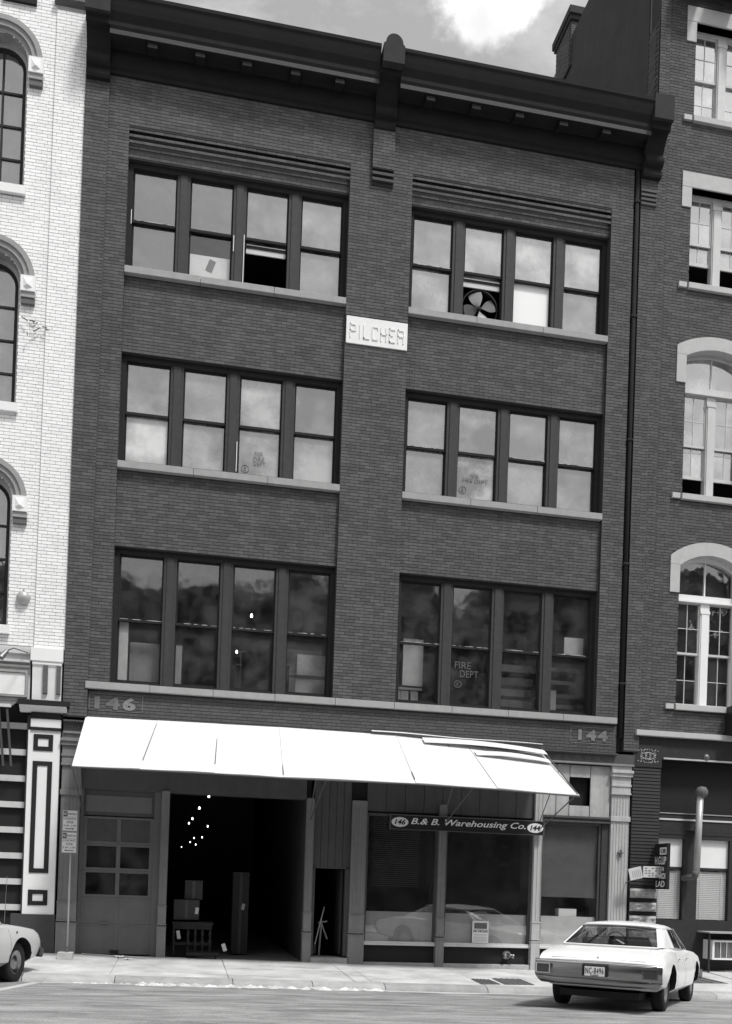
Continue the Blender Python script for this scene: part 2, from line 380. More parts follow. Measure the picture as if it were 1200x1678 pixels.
while x < 16:
    L = random.uniform(1.3, 2.2); s = MB(); n = 12; rows = [[] for _ in range(5)]
    for i in range(n+1):
        xx = x+.006+(L-.012)*i/n; zr = zroad(xx, -3.3); ch = .016*(1+math.sin(xx*2.3)*math.sin(xx*5.1+1))*(1 if abs(xx-1) < 3 else .4)+random.uniform(0, .006); ch2 = .008*(1+math.sin(xx*3.7))+random.uniform(0, .004)
        rows[0].append((xx, -3.02, zside(xx, -3.03)+.001)); rows[1].append((xx, -3.2, zr+.112-ch*.4)); rows[2].append((xx, -3.28+ch2*.5, zr+.098-ch))
        rows[3].append((xx, -3.335+ch2, zr+.06-ch*.6)); rows[4].append((xx, -3.35, zr-.06))
    s.grid(rows[::-1]).build('curb_stone', m_curb, sw, smooth=True); x += L
# gutter line of pale grit and broken concrete along the curb
rb = MB()
def chunk(mb, x, y, z, s):
    k = len(mb.v); pts = []
    for a in range(5):
        t = a*1.2566+random.uniform(-.3, .3); pts.append((x+math.cos(t)*s*random.uniform(.7, 1.3), y+math.sin(t)*s*random.uniform(.6, 1.1), z-.01))
    top = (x+random.uniform(-.3, .3)*s, y+random.uniform(-.3, .3)*s, z+s*random.uniform(.12, .4))
    mb.v += pts+[top]; mb.f += [(k+i, k+(i+1) % 5, k+5) for i in range(5)]
CL = [random.gauss(.9, 1.5) for _ in range(16)]
for i in range(1100):
    xx = random.gauss(random.choice(CL), .16) if random.random() < .8 else random.uniform(-2.2, 9.6)
    yy = -3.37-abs(random.gauss(0, .08)); chunk(rb, xx, yy, zroad(xx, yy)-.004, random.choice((.012, .02, .03, .05, .08)) if abs(xx-.9) < 2.6 else .012)
for i in range(70):
    xx = random.gauss(random.choice((-.3, .4, 1.0, 1.7, 2.4, 3.3)), .22); yy = -3.40-random.uniform(0, .16); k0 = len(rb.v); chunk(rb, xx, yy, zroad(xx, yy)+.01, random.uniform(.07, .16)); x_, y_, z_ = rb.v[-1]; rb.v[-1] = (x_, y_, zroad(xx, yy)+random.uniform(.03, .06))
o = rb.build('gutter_rubble', m_rubble, kind='stuff'); o['label'] = 'pale broken concrete and grit lying along the curb'; 
# dusty pale strip in the gutter and a painted stall line
def strip(name, m, pts, dz, kind='structure'):
    s = MB()
    for (a, b) in zip(pts, pts[1:]):
        s.quad(*[(p[0], p[1], zroad(p[0], p[1])+dz) for p in (a[0], b[0], b[1], a[1])])
    return s.build(name, m, kind=kind)
ln = []
for i in range(13):
    t = i/12; cx = -2.22-.9*t*1.0; cy = -3.45-6.0*t
    ln.append(((cx-.075, cy), (cx+.075, cy)))
# the line leans with the angled stalls
ln = []
for i in range(13):
    t = i/12*6.2; cx = -2.28-t*.155; cy = -3.5-t
    ln.append(((cx-.08, cy+.02), (cx+.08, cy-.02)))
strip('stall_line', m_paintline, ln, .004)
m_dust = mat('pale gutter dust', .5, .9, .3, 5, .4, 20)
strip('gutter_dust', m_dust, [((x_, -3.37), (x_, -3.62-.1*math.sin(x_*1.7)-.06*math.sin(x_*4.1))) for x_ in [-2.2+.3*i for i in range(40)]], .004)
strip('gutter_dust', mat('bright crumbled concrete dust', .58, .9, .3, 7, .5, 20), [((x_, -3.352), (x_, -3.46-.07*abs(math.sin(x_*2.3+.5))-random.uniform(0, .05))) for x_ in [-.7+.07*i for i in range(64)]], .009)
# meandering cracks: tarred ones in the road, open ones in the pavement
m_crack = mat('dark crack', .07, .9, .3, 9)
def crack(name, x0_, y0_, x1_, y1_, wd, zf, amp):
    n = 26; s = MB(); L = []; o1 = random.uniform(0, 9)
    for i in range(n+1):
        t = i/n; w2 = wd*random.uniform(.25, 1); x = x0_+(x1_-x0_)*t+amp*math.sin(t*9+o1)*.6; y = y0_+(y1_-y0_)*t+amp*math.sin(t*14+o1*2)+random.uniform(-.012, .012)
        L.append(((x, y-w2, zf(x, y-w2)), (x, y+w2, zf(x, y+w2))))
    for a, b in zip(L, L[1:]): s.quad(a[0], b[0], b[1], a[1])
    s.build(name, m_crack, kind='structure')
for q in ((-2, -4.7, 1.4, -5.0, .012), (1.0, -5.6, 4.9, -5.3, .010), (-1.2, -6.8, 3.4, -6.5, .014), (2.6, -4.2, 5.2, -4.35, .012), (3.2, -7.4, 7.4, -7.2, .012)):
    crack('road_crack', *q, lambda x, y: zroad(x, y)+.005, .05)
for q in ((-.6, -2.4, 1.9, -2.75, .010), (1.6, -1.0, 2.9, -1.2, .014), (3.6, -2.6, 5.2, -2.3, .008), (-2.2, -2.0, -.9, -1.7, .006)):
    crack('pavement_crack', *q, lambda x, y: zside(x, y)+.012, .04)
# cellar hatches let into the pavement
for q, lab in (([(5.64, -2.14), (6.00, -2.2), (6.0, -2.86), (5.62, -2.9)], 'smaller dark iron cellar hatch in the pavement, the left one'), ([(6.13, -1.95), (6.72, -1.95), (6.70, -2.8), (6.1, -2.85)], 'larger dark iron cellar hatch in the pavement, right of a small one'), ([(9.9, -1.0), (11.2, -1.0), (11.3, -1.9), (10.1, -1.9)], 'dark cellar hatch in the pavement beyond the white sedan nose')):
    t = thing('cellar_hatch', lab, 'hatch'); s = MB()
    tp = [(x_, y_, zside(x_, y_)+.012) for x_, y_ in q]; bt = [(x_, y_, zside(x_, y_)-.02) for x_, y_ in q]
    s.v = bt+tp; s.f = [(7,6,5,4), (0,1,5,4), (1,2,6,5), (2,3,7,6), (3,0,4,7)]
    s.build('plate', m_grate, t)
    rr = MB()
    for i in range(5):
        f = (i+.5)/5; a = Vector(tp[0]).lerp(Vector(tp[1]), f); b = Vector(tp[3]).lerp(Vector(tp[2]), f); rr.tube(a+Vector((0,0,.004)), b+Vector((0,0,.004)), .008, 4)
    rr.build('rib', m_steel, t)

# ================================================================ MAIN BUILDING
B = thing('warehouse', 'dark brick four storey warehouse with the PILCHER plaque and white sheet awning', 'building')
X0, X1 = -2.45, 10.03
bays = ((-1.56, 3.04), (4.40, 9.00))
floors = ((5.74, 8.58), (10.30, 12.58), (14.30, 16.58))   # sill top, head
back = MB(); BK = []; BP = []
Z0 = 4.93
holes = [(a, b, lo-.14, hi) for a, b in bays for lo, hi in floors]
# mortar backing
for a, b in ((-1.98, -1.56), (3.04, 4.40), (9.0, 9.52)): back.box(a, b, .007, .42, 5.6, 18.2)
for a, b in ((X0, -1.98), (9.67, X1)): back.box(a, b, -.043, .42, 5.0, 18.2)
back.box(9.52, 9.67, .12, .42, 5.0, 18.2)
for a, b in bays:
    back.box(a, b, .007, .42, 17.16, 18.2)
    for lo, hi in ((8.58, 10.16), (12.58, 14.16), (16.58, 17.16)): back.box(a, b, .107, .42, lo, hi)
back.build('wall', m_mortar, B)
MB().box(-1.98, 9.52, .027, .42, 4.9, 5.6).build('band_wall', m_mortar, B)
for a, b in ((-1.98, -1.56), (3.04, 4.40), (9.0, 9.52)):
    bricks(BK, a, b, 5.74, 18.18, 0, holes=[(3.06, 4.395, 13.34, 13.92)], off=a)
for a, b in ((X0, -1.98), (9.67, X1)): bricks(BK, a, b, 5.02, 18.1, -.05, off=a)
for a, b in bays:
    bricks(BK, a, b, 17.17, 18.18, 0, off=a)
    for lo, hi in ((8.58, 10.16), (12.58, 14.16), (16.58, 16.78)): bricks(BK, a, b, lo, hi, .10, off=a)
    for k in range(6):                          # corbelled courses over the top windows
        z = 16.79+k*.0625
        bricks(BK, a, b, z, z+.0625, .015 if k % 2 else .095, ch=.0625, off=a+k*.1)
lay(BK, B, m_brick)
bricks(BP, -1.97, 9.51, 4.93, 5.6, .02, off=.1)
mb = MB()
for b in BP: mb.front(b[0], b[1], b[2], b[2]+.009, b[3], b[4])
mb.build('band_brickwork', m_brickpaint, B, kind='stuff')
# outer shell, floors and roof
sh = MB()
sh.box(X0, X0+.25, .42, 16, 0, 18.7); sh.box(X1-.25, X1, .42, 16, 0, 18.7); sh.box(X0, X1, 16, 16.3, 0, 18.7)
sh.box(X0+.25, X1-.25, .42, 16, 18.4, 18.75)
for z in (5.0, 9.4, 13.4): sh.box(X0+.25, X1-.25, .43, 16, z, z+.25)
for lo, hi in ((5.25, 9.4), (9.65, 13.4), (13.65, 18.4)): sh.box(X0+.25, X1-.25, 7, 7.2, lo, hi)
sh.build('shell', m_int, B)
MB().box(X0+.02, X1-.02, .02, 16, .0, .1).build('ground_floor', m_int2, B)

# sills
for a, b in bays:
    for lo, hi in floors[1:]:
        n = 3; w_ = (b-a)/n
        for i in range(n):
            MB().box(a+i*w_+(.004 if i else 0), a+(i+1)*w_-.004, -.022, .34, lo-.14, lo-random.uniform(0, .004)).build('sill', m_stone, B, bevel=.006)
n = 9
for i in range(n):
    a = -2.03+11.52*i/n; b = -2.03+11.52*(i+1)/n
    MB().box(a+.004, b-.004, -.075, .34, 5.6, 5.74+random.uniform(-.004, .003)).build('sill', m_stone, B, bevel=.006)

# windows
GW = .30
CLEAR = {(2, 0, 1): gS, (2, 1, 2): None}       # lower panes: one clean, one replaced by a board
def bay_window(fl, a, b, lo, hi):
    sashw = {2: g4 if a < 0 else g4r, 1: g3, 0: g2}[fl]
    f = MB(); jb = .10; pw = .90; mw = (b-a-2*jb-4*pw)/3
    f.box(a, a+jb, .2, .42, lo-.1, hi); f.box(b-jb, b, .2, .42, lo-.1, hi); f.box(a+jb, b-jb, .2, .42, hi-.115, hi+.02)
    f.box(a+jb, b-jb, .24, .42, lo-.1, lo+.10)
    win = f.build('window', m_darker, B)
    for i in range(3):
        x = a+jb+pw*(i+1)+mw*i
        m = MB().box(x+.0, x+mw, .215, .42, lo+.02, hi-.115); m.box(x+.06, x+mw-.06, .195, .215, lo+.02, hi-.115)
        m.build('mullion', m_mull, win)
    zt = hi-.115; zm = lo+.10+(zt-lo-.10)*.478
    for i in range(4):
        x = a+jb+(pw+mw)*i; xe = x+pw
        opn = (fl == 2 and ((a < 0 and i == 2) or (a > 0 and i == 1)))
        # upper sash outside, lower sash set back
        def sash(z0, z1, y, gm=sashw):
            s = MB(); r = .034
            s.box(x+.002, x+r, y, y+.04, z0, z1); s.box(xe-r, xe-.002, y, y+.04, z0, z1); s.box(x+r, xe-r, y, y+.04, z1-.04, z1); s.box(x+r, xe-r, y, y+.04, z0, z0+.055)
            s.build('sash', m_darker, win)
            if gm: MB().box(x+r-.004, xe-r+.004, y+.015, y+.021, z0+.05, z1-.035).build('pane', gm, win)
        kk = 0 if a < 0 else 1
        sash(zm, zt, .27, PV.get((fl, kk, i, 1), sashw))
        if opn: sash(zm-.13, zt-.02, .325)
        else: sash(lo+.09, zm+.05, .325, CLEAR.get((fl, kk, i), PV.get((fl, kk, i, 0), sashw)))
        if opn:
            s = MB().box(x+.03, xe-.03, .34, .37, zm-.24, zm-.13); s.build('raised_rail', m_offw, win)
        if fl == 0 or random.random() < .4:     # perished putty along a rail
            p = MB(); xx = x+.04
            while xx < xe-.06:
                l_ = random.uniform(.02, .12); 
                if random.random() < .7: p.box(xx, xx+l_, .262, .27, zm+.045, zm+.045+random.uniform(.004, .011))
                xx += l_
            p.build('putty', m_offw, win)
    return win
wins = {}
for fl, (lo, hi) in enumerate(floors):
    for k, (a, b) in enumerate(bays): wins[fl, k] = bay_window(fl, a, b, lo, hi)
def panex(k, i): return bays[k][0]+.10+i*(.90+.26667)
for (fl, k, i, f0, f1) in ((2, 0, 0, .42, .56), (2, 0, 1, .30, .46), (2, 0, 2, -.02, .36), (2, 0, 2, .36, .48), (1, 0, 2, .0, .3)):
    z_ = floors[fl][0]+.12; x_ = bays[k][0]+.10+i*(.90+.26667)-(.03 if i else .02)
    if i == 1: x_ += .95
    MB().box(x_, x_+.014, .19, .215, z_+2.1*max(f0, 0), z_+2.1*f1).build('sash_cord', m_white, wins[fl, k])
# lettering and stains on the panes (painted on the inside of the glass)
def glz(fl, f): lo, hi = floors[fl]; return lo+.12+f*(hi-.115-lo-.12)
m_let = mat('grey painted letters', .19, .8, .3, 30)
m_let2 = mat('pale painted letters', .10, .8, .3, 30)
def firedept(fl, k, i, rows, m, x, z, wd, ht, circ=True, cz=-.3, cx=0):
    p = wins[fl, k]; yy = .322 if True else .33
    n = len(rows)
    for r_, (s, f0, f1) in enumerate(rows):
        text('lettering', s, x+f0*wd, x+f1*wd, z+ht*(n-1-r_)*1.25, z+ht*(n-1-r_)*1.25+ht, yy, m, p, bold=.0, depth=.002)
    if circ:
        c = MB(); q = 20; rr = .085
        pa = [(x+cx+rr*math.cos(6.2832*i_/q), z+cz+rr*math.sin(6.2832*i_/q)) for i_ in range(q+1)]; pb = [(x+cx+.82*rr*math.cos(6.2832*i_/q), z+cz+.82*rr*math.sin(6.2832*i_/q)) for i_ in range(q+1)]
        c.ring_y(pa, pb, yy-.002, yy).build('painted_ring', m, p)
        text('lettering', 'E', x+cx-.025, x+cx+.025, z+cz-.04, z+cz+.04, yy, m, p, depth=.002)
firedept(1, 0, 2, [('FOR', .1, .75), ('FIRE', 0, .9), ('DEPT.', 0, 1.1)], m_let, panex(0, 2)+.34, glz(1, .11), .26, .085, cx=-.17, cz=-.09)
firedept(1, 1, 1, [('FOR', .3, .6), ('FIRE DEPT.', 0, 1)], m_let, panex(1, 1)+.17, glz(1, .19), .6, .085, cx=0, cz=-.18)
firedept(0, 1, 1, [('FIRE', 0, .75), ('DEPT', .25, 1.1)], m_let2, panex(1, 1)+.12, glz(0, .235), .5, .15, cx=.08, cz=-.16)

# plaque with incised name
P = thing('name_plaque', 'white stone plaque carved PILCHER on the centre brick pier', 'plaque')
MB().box(3.06, 4.395, -.025, .04, 13.34, 13.92).build('stone', m_plaque, P, bevel=.004)
m_inc = mat('shallow letter edge', .5, .8, .15, 20)
LT = {'P': [(0,0,.13,1),(0,.9,.85,1),(.87,.5,1,.92),(0,.46,.85,.56)], 'I': [(.4,0,.6,1)], 'L': [(0,0,.14,1),(0,0,1,.11)],
      'C': [(0,.08,.14,.92),(.08,.9,.9,1),(.88,.78,1,.93),(.08,0,.9,.1),(.88,.07,1,.2)], 'H': [(0,0,.14,1),(.86,0,1,1),(0,.45,1,.55)],
      'E': [(0,0,.14,1),(0,.9,1,1),(0,.46,.6,.56),(0,0,1,.1)], 'R': [(0,0,.13,1),(0,.9,.85,1),(.87,.54,1,.92),(0,.46,.88,.56),(.82,0,.96,.46)]}
x = 3.14
for ch, wd in zip('PILCHER', (.13, .05, .13, .13, .13, .13, .14)):
    m = MB()
    for a, b, c, d in LT[ch]: m.box(x+a*wd, x+c*wd, -.041, -.022, 13.46+b*.30, 13.46+d*.30)
    m.build('letter', m_plaque, P); x += wd+.057

# central pilaster bracket, corbels and cap
cb = MB()
cb.box(3.50, 3.97, -.08, .0, 17.12, 18.0)
for k in range(5): cb.box(3.50, 3.97, -.08+(.055 if k % 2 == 0 else 0), 0, 16.8+k*.064, 16.8+(k+1)*.064)
cb.build('pilaster_bracket', m_mortar, B)
L_ = []; bricks(L_, 3.50, 3.97, 17.12, 17.98, -.087, off=3.5)
mb = MB()
for b in L_: mb.front(b[0], b[1], b[2], b[2]+.009, b[3], b[4])
for k in range(5):
    if k % 2: mb.front(3.50, 3.97, -.087, -.08, 16.8+k*.064+.004, 16.8+(k+1)*.064-.004)
mb.build('bracket_brickwork', m_brick, B, kind='stuff')
def scroll(xa, xb, zlo, ztop, yw, ycap, name, m):
    """console: moulded foot, round scroll nose, then a cove swelling out to the cornice"""
    pr = [(yw, zlo), (yw-.10, zlo), (yw-.12, zlo+.05), (yw-.12, zlo+.13), (yw-.09, zlo+.17), (yw-.1, zlo+.2)]
    for i in range(9):
        t = -1.2+2.6*i/8; pr.append((yw-.13-.09*math.cos(t), zlo+.33+.11*math.sin(t)))
    pr += [(yw-.15, zlo+.5), (yw-.24, zlo+.66), (yw-.36, zlo+.8), (ycap+.06, ztop-.42), (ycap+.06, ztop-.3), (ycap+.02, ztop-.27), (yw, ztop-.27)]
    return MB().prism_x(pr, xa, xb).build(name, m, B)
scroll(3.51, 3.97, 17.98, 19.25, .0, -.58, 'console', m_cornice)
pr = [(3.545, 18.93), (4.0, 18.93), (4.0, 19.3), (3.96, 19.33)] + [(3.775+.185*math.cos(t*math.pi/10), 19.33+.2*math.sin(t*math.pi/10)) for t in range(11)] + [(3.585, 19.33), (3.545, 19.3)]
MB().prism_y(pr, -.70, -.1).build('console_cap', m_cornlit, B)
# end consoles
for xa, xb, nm in ((X0+.02, -1.97, 'console'), (9.66, 10.1, 'console')):
    scroll(xa, xb, 17.95, 19.15, -.05, -.60, nm, m_cornice)
    MB().box(xa-.01, xb+.01, -.66, .1, 18.88, 19.42).build('console_cap', m_cornlit, B)
for xa, xb in ((9.66, 10.04),):
    k_ = MB()
    for k in range(4): k_.box(xa, xb, -.09, -.05, 17.35+k*.1, 17.40+k*.1)
    k_.build('corbel_course', m_brick, B)
# cornice
prof = [(.1, 18.15), (-.05, 18.15), (-.06, 18.22), (-.11, 18.25), (-.09, 18.30), (-.09, 18.62), (-.13, 18.66), (-.42, 18.66), (-.44, 18.60), (-.475, 18.60), (-.475, 18.70), (-.50, 18.76), (-.50, 18.84),
        (-.53, 18.9), (-.57, 18.98), (-.60, 19.08), (-.63, 19.2), (-.655, 19.24), (-.655, 19.31), (.1, 19.36)]
for xa, xb in ((-1.97, 3.51), (3.97, 9.66)):
    MB().prism_x(prof, xa, xb).build('cornice', m_cornice, B)
    MB().box(xa, xb, -.482, -.475, 18.605, 18.695).build('cornice_fillet', m_mull, B)
for x in (-1.16, -.19, .78, 1.8, 2.75, 4.75, 5.78, 6.78, 7.81, 8.83):
    x = x*.98; m = MB().prism_x([(-.09, 18.60), (-.2, 18.58), (-.36, 18.53), (-.38, 18.54), (-.38, 18.655), (-.09, 18.655)], x-.10, x+.10); m.build('modillion', m_cornice, B)
    MB().box(x-.095, x+.095, -.387, -.38, 18.545, 18.63).build('modillion_lit_face', m_mod, B)  # light on the modillion ends put into a paler face colour

# drain pipe in the slot by the right pier
m_pipe = mat('sooty drain pipe', .03, .95, .2, 3, spec=.02)
D_ = thing('drain_pipe', 'dark drain pipe running down the brick front beside the right pier', 'pipe')
MB().tube((9.60, -.01, 5.3), (9.60, -.01, 18.2), .045, 10).build('pipe', m_pipe, D_, smooth=True)
for z in (6.5, 9.2, 12, 14.8, 17.4): MB().box(9.53, 9.67, -.065, .05, z, z+.05).build('strap', m_darker, D_)

# painted house numbers on the band
m_num = mat('faded white brick paint', .17, .85, .5, 9, streak=.1, rnd=.25)
for s, xa, xb, z0, z1, fr in (('146', -1.84, -1.02, 5.2, 5.47, (-1.95, -.88, 5.17, 5.52)), ('144', 8.6, 9.3, 5.2, 5.44, (8.42, 9.46, 5.13, 5.5))):
    text('painted_number', s, xa, xb, z0, z1, .012, m_num, B, bold=.05, depth=.004, spacing=1.25)
    f = MB(); a, b, c, d = fr
    f.box(a, b, .012, .016, c, c+.012); f.box(a, b, .012, .016, d-.012, d); f.box(a, a+.012, .012, .016, c, d); f.box(b-.012, b, .012, .016, c, d); f.build('number_border', m_num, B)

# ---- storefront
def column(xa, xb, ztop, m, name='iron_column', yf=-.04):
    z0 = zbase((xa+xb)/2)-.02; w_ = xb-xa; s = MB()
    s.box(xa-.012, xb+.012, yf-.02, .16, z0, z0+.62); s.box(xa-.02, xb+.02, yf-.03, .165, z0+.62, z0+.65); s.box(xa-.012, xb+.012, yf-.02, .16, z0+.67, z0+.71)
    s.box(xa-.004, xb+.004, yf-.01, .155, z0+.71, z0+1.05); s.box(xa-.016, xb+.016, yf-.022, .16, z0+1.05, z0+1.075)
    s.box(xa, xb, yf+.012, .15, z0+1.075, ztop)
    n = max(2, int(w_/.07))
    for i in range(n+1):                        # reeding
        x = xa+w_*i/n; s.box(x-(.011 if i else 0), x+(.011 if i < n else 0), yf, yf+.012, z0+1.12, ztop-.15)
    return s.build(name, m, B, bevel=.004)
column(-2.42, -2.05, 4.55, m_iron); column(-.43, -.27, 3.6, m_iron); column(2.575, 2.735, 3.6, m_iron)
column(3.545, 3.87, 3.6, m_iron); column(5.475, 5.635, 3.6, m_iron); column(7.64, 7.82, 4.66, m_ironR); column(9.43, 9.86, 4.5, m_ironR)
for xa, xb, m in ((-2.44, -2.03, m_iron), (9.41, 9.88, m_ironR)):
    c = MB()
    c.box(xa+.01, xb-.01, -.055, .15, 4.06, 4.42); c.box(xa, xb, -.075, .15, 4.02, 4.06); c.box(xa, xb, -.075, .15, 4.2, 4.25); c.box(xa-.01, xb+.01, -.1, .15, 4.42, 4.5); c.box(xa-.02, xb+.02, -.13, .15, 4.5, 4.56); c.box(xa, xb, -.06, .15, 4.56, 4.66)
    MB().box(xa, xb, -.065, .15, 3.42, 3.53).build('column_band', m, B, bevel=.006)
    c.build('capital', m, B, bevel=.004)
# iron lintel with foliate frieze
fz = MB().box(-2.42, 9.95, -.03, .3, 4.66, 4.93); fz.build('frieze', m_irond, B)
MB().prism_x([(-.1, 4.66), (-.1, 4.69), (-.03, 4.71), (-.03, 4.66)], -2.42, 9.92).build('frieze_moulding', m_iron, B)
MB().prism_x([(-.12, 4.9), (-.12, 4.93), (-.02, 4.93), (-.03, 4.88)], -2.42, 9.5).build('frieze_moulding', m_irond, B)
def foliage(xa, xb, z0, z1, m, parent, y=-.03, step=.23):
    """cast relief: small curled leaves mirrored about each panel's centre"""
    s = MB(); rn = random.Random(5); n = max(1, round((xb-xa)/step)); w_ = (xb-xa)/n; zc = (z0+z1)/2; hw, hh = w_*.46, (z1-z0)*.46
    lv = []
    for k in range(13):
        t = k/12*math.pi*1.6; r_ = .2+.8*k/12; lv.append((abs(math.cos(t))*r_, abs(math.sin(t))*r_, t+.9, .30-.1*k/12))
    for k in range(7): lv.append((rn.uniform(.1, 1), rn.uniform(.1, 1), rn.uniform(0, 3.1), .2))
    for i in range(n):
        xc = xa+w_*(i+.5)
        for u, v, ang, L in lv:
            for sx in (-1, 1):
                for sz in (-1, 1):
                    cx_, cz_ = xc+sx*u*hw*.9, zc+sz*v*hh*.88; L_ = L*min(hw, hh)*.9; dx, dz = math.cos(ang)*L_*sx, math.sin(ang)*L_*sz; px_, pz_ = -dz*.34, dx*.34
                    k0 = len(s.v); s.v += [(cx_-dx, y, cz_-dz), (cx_+px_, y, cz_+pz_), (cx_+dx, y, cz_+dz), (cx_-px_, y, cz_-pz_), (cx_, y-L_*.55, cz_)]
                    s.f += [(k0, k0+1, k0+4), (k0+1, k0+2, k0+4), (k0+2, k0+3, k0+4), (k0+3, k0, k0+4)]
    return s.build('foliate_ornament', m, parent, kind='stuff')
foliage(-2.4, -2.05, 4.70, 4.90, m_iron, B, step=.35); foliage(7.5, 9.42, 4.72, 4.88, m_iron, B, step=.24)
# transom boards behind the awning
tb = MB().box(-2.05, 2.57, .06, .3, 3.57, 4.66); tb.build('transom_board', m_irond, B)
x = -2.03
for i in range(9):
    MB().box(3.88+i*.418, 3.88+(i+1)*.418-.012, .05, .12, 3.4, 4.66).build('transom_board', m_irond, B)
MB().box(2.735, 7.64, .12, .3, 3.3, 4.66).build('transom_backing', m_black, B)
# panel over the little door: vertical boards
for i in range(5):
    a = 2.745+i*.159; MB().box(a, a+.15, .04, .075, 2.16, 4.5).build('board', m_irond, B)
# awning-end light boards and square opening (right)
zb, zt = 3.5, 4.64
for a, b, c, d in ((7.83, 8.13, zb, zt), (8.14, 8.44, zb, zt), (8.45, 8.93, 4.37, zt), (8.45, 8.93, zb, 3.74), (8.94, 9.41, zb, zt)):
    MB().box(a, b-.008, .02, .06, c, d-.006).build('board', m_board, B)
MB().box(8.44, 8.94, .2, .24, 3.7, 4.4).build('vent_back', m_black, B)
MB().prism_x([(-.05, 3.36), (-.05, 3.39), (-.02, 3.40), (-.02, 3.44), (-.07, 3.45), (-.07, 3.49), (.08, 3.5), (.08, 3.36)], 7.83, 9.41).build('transom_bar', m_irond, B)

# garage door
G_ = MB(); ga, gb = -2.04, -.43; zg = .2
G_.box(ga, ga+.06, .08, .2, zg, 3.57); G_.box(gb-.14, gb, .08, .2, zg, 3.57)
MB().box(ga+.06, gb-.14, .1, .14, 3.05, 3.57).build('door_header', m_irond, B)
MB().box(ga+.1, gb-.2, .09, .1, 3.12, 3.45).build('header_panel', m_garage, B)
gd = G_.build('garage_door', m_garage, B)
rows = [3.03, 2.47, 1.93, 1.38, .84, .22]; xl, xr, xm = ga+.06, gb-.14, -1.27
for i in range(5):
    zt_, zb_ = rows[i], rows[i+1]; s = MB()
    s.box(xl, xr, .12, .15, zt_-.05, zt_-.006); s.box(xl, xr, .12, .15, zb_, zb_+.05)
    for xa in (xl, xm-.04, xr-.08): s.box(xa, xa+.08, .12, .15, zb_+.05, zt_-.05)
    s.build('door_section', m_garage, gd)
    for xa, xb in ((xl+.08, xm-.04), (xm+.04, xr-.08)):
        if i in (1, 2): MB().box(xa, xb, .135, .14, zb_+.05, zt_-.05).build('pane', g2, gd)
        else: MB().box(xa, xb, .132, .142, zb_+.05, zt_-.05).build('panel', m_garage if i else m_irond, gd)
MB().box(-1.6, -1.42, .085, .12, .83, .86).build('handle', m_steel, gd); MB().box(-1.37, -1.2, .09, .12, .24, .3).build('latch', m_darker, gd)

# ground-floor inside walls so each shop reads dark
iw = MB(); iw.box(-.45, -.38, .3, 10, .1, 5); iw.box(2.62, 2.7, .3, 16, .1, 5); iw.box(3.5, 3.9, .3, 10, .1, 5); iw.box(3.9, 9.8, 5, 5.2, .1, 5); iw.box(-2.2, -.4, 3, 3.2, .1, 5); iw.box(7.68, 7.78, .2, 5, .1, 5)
iw.build('partition', mat('shade darkened partition', .07, .9, .3, 1.5), B)  # wall colour darkened to give the bay its shade
# little door: open leaf, frame and step
f = MB().box(2.745, 2.80, .02, .2, .28, 2.16); f.box(3.45, 3.54, .02, .2, .28, 2.16); f.box(2.745, 3.54, .02, .2, 2.13, 2.17); dr = f.build('door_frame', m_irond, B)
MB().box(3.38, 3.43, .22, .86, .3, 2.1).build('door', m_mull, B)
MB().box(2.73, 3.55, -.06, .5, .1, .24).build('door_step', m_curb, B)

# shop windows
def shop(xa, xb, y, kz=(.16, .53)):
    zb0 = zbase((xa+xb)/2)
    MB().box(xa, xb, -.02, .35, zb0-.05, kz[0]).build('base_course', m_curb, B, bevel=.01)
    MB().box(xa, xb, .1, .14, kz[0], kz[1]).build('kick_panel', m_black, B)
    s = MB().prism_x([(-.0, .53), (-.0, .565), (.02, .575), (.02, .61), (.3, .61), (.3, .53)], xa, xb); s.build('window_sill', m_offw, B)
    f = MB().box(xa, xa+.05, .07, .13, .61, 3.36); f.box(xb-.05, xb, .07, .13, .61, 3.36); f.box(xa+.05, xb-.05, .07, .13, 3.3, 3.36); w_ = f.build('shop_window', m_irond, B)
    MB().box(xa+.05, xb-.05, .1, .106, .61, 3.3).build('pane', gS, w_)
    MB().box(xa+.05, xb-.05, .16, .18, .61, 1.25).build('lower_board', m_grey if xa < 7.7 else m_offw, w_)
    return w_
s1 = shop(3.88, 5.47, 0); s2 = shop(5.64, 7.63, 0); s3 = shop(7.83, 9.25, 0)
for i in range(34): MB().box(4.05, 5.1, .2+.0*i, .235, 1.80+i*.045, 1.806+i*.045).build('slat', m_shade, s1)
MB().box(7.9, 9.2, .17, .18, 1.68, 3.33).build('roller_shade', m_shade, s3)
MB().box(9.25, 9.43, .03, .2, .1, 3.4).build('jamb_board', m_mull, B)
MB().box(3.9, 5.47, .9, .92, .2, 4.6).build('darkening_sheet', m_black, s1); MB().box(5.5, 7.66, .9, .92, .2, 4.6).build('darkening_sheet', m_black, s2); MB().box(7.8, 9.3, .9, .92, .2, 4.6).build('darkening_sheet', m_black, s3)  # black sheets added behind the panes to darken the shop interiors

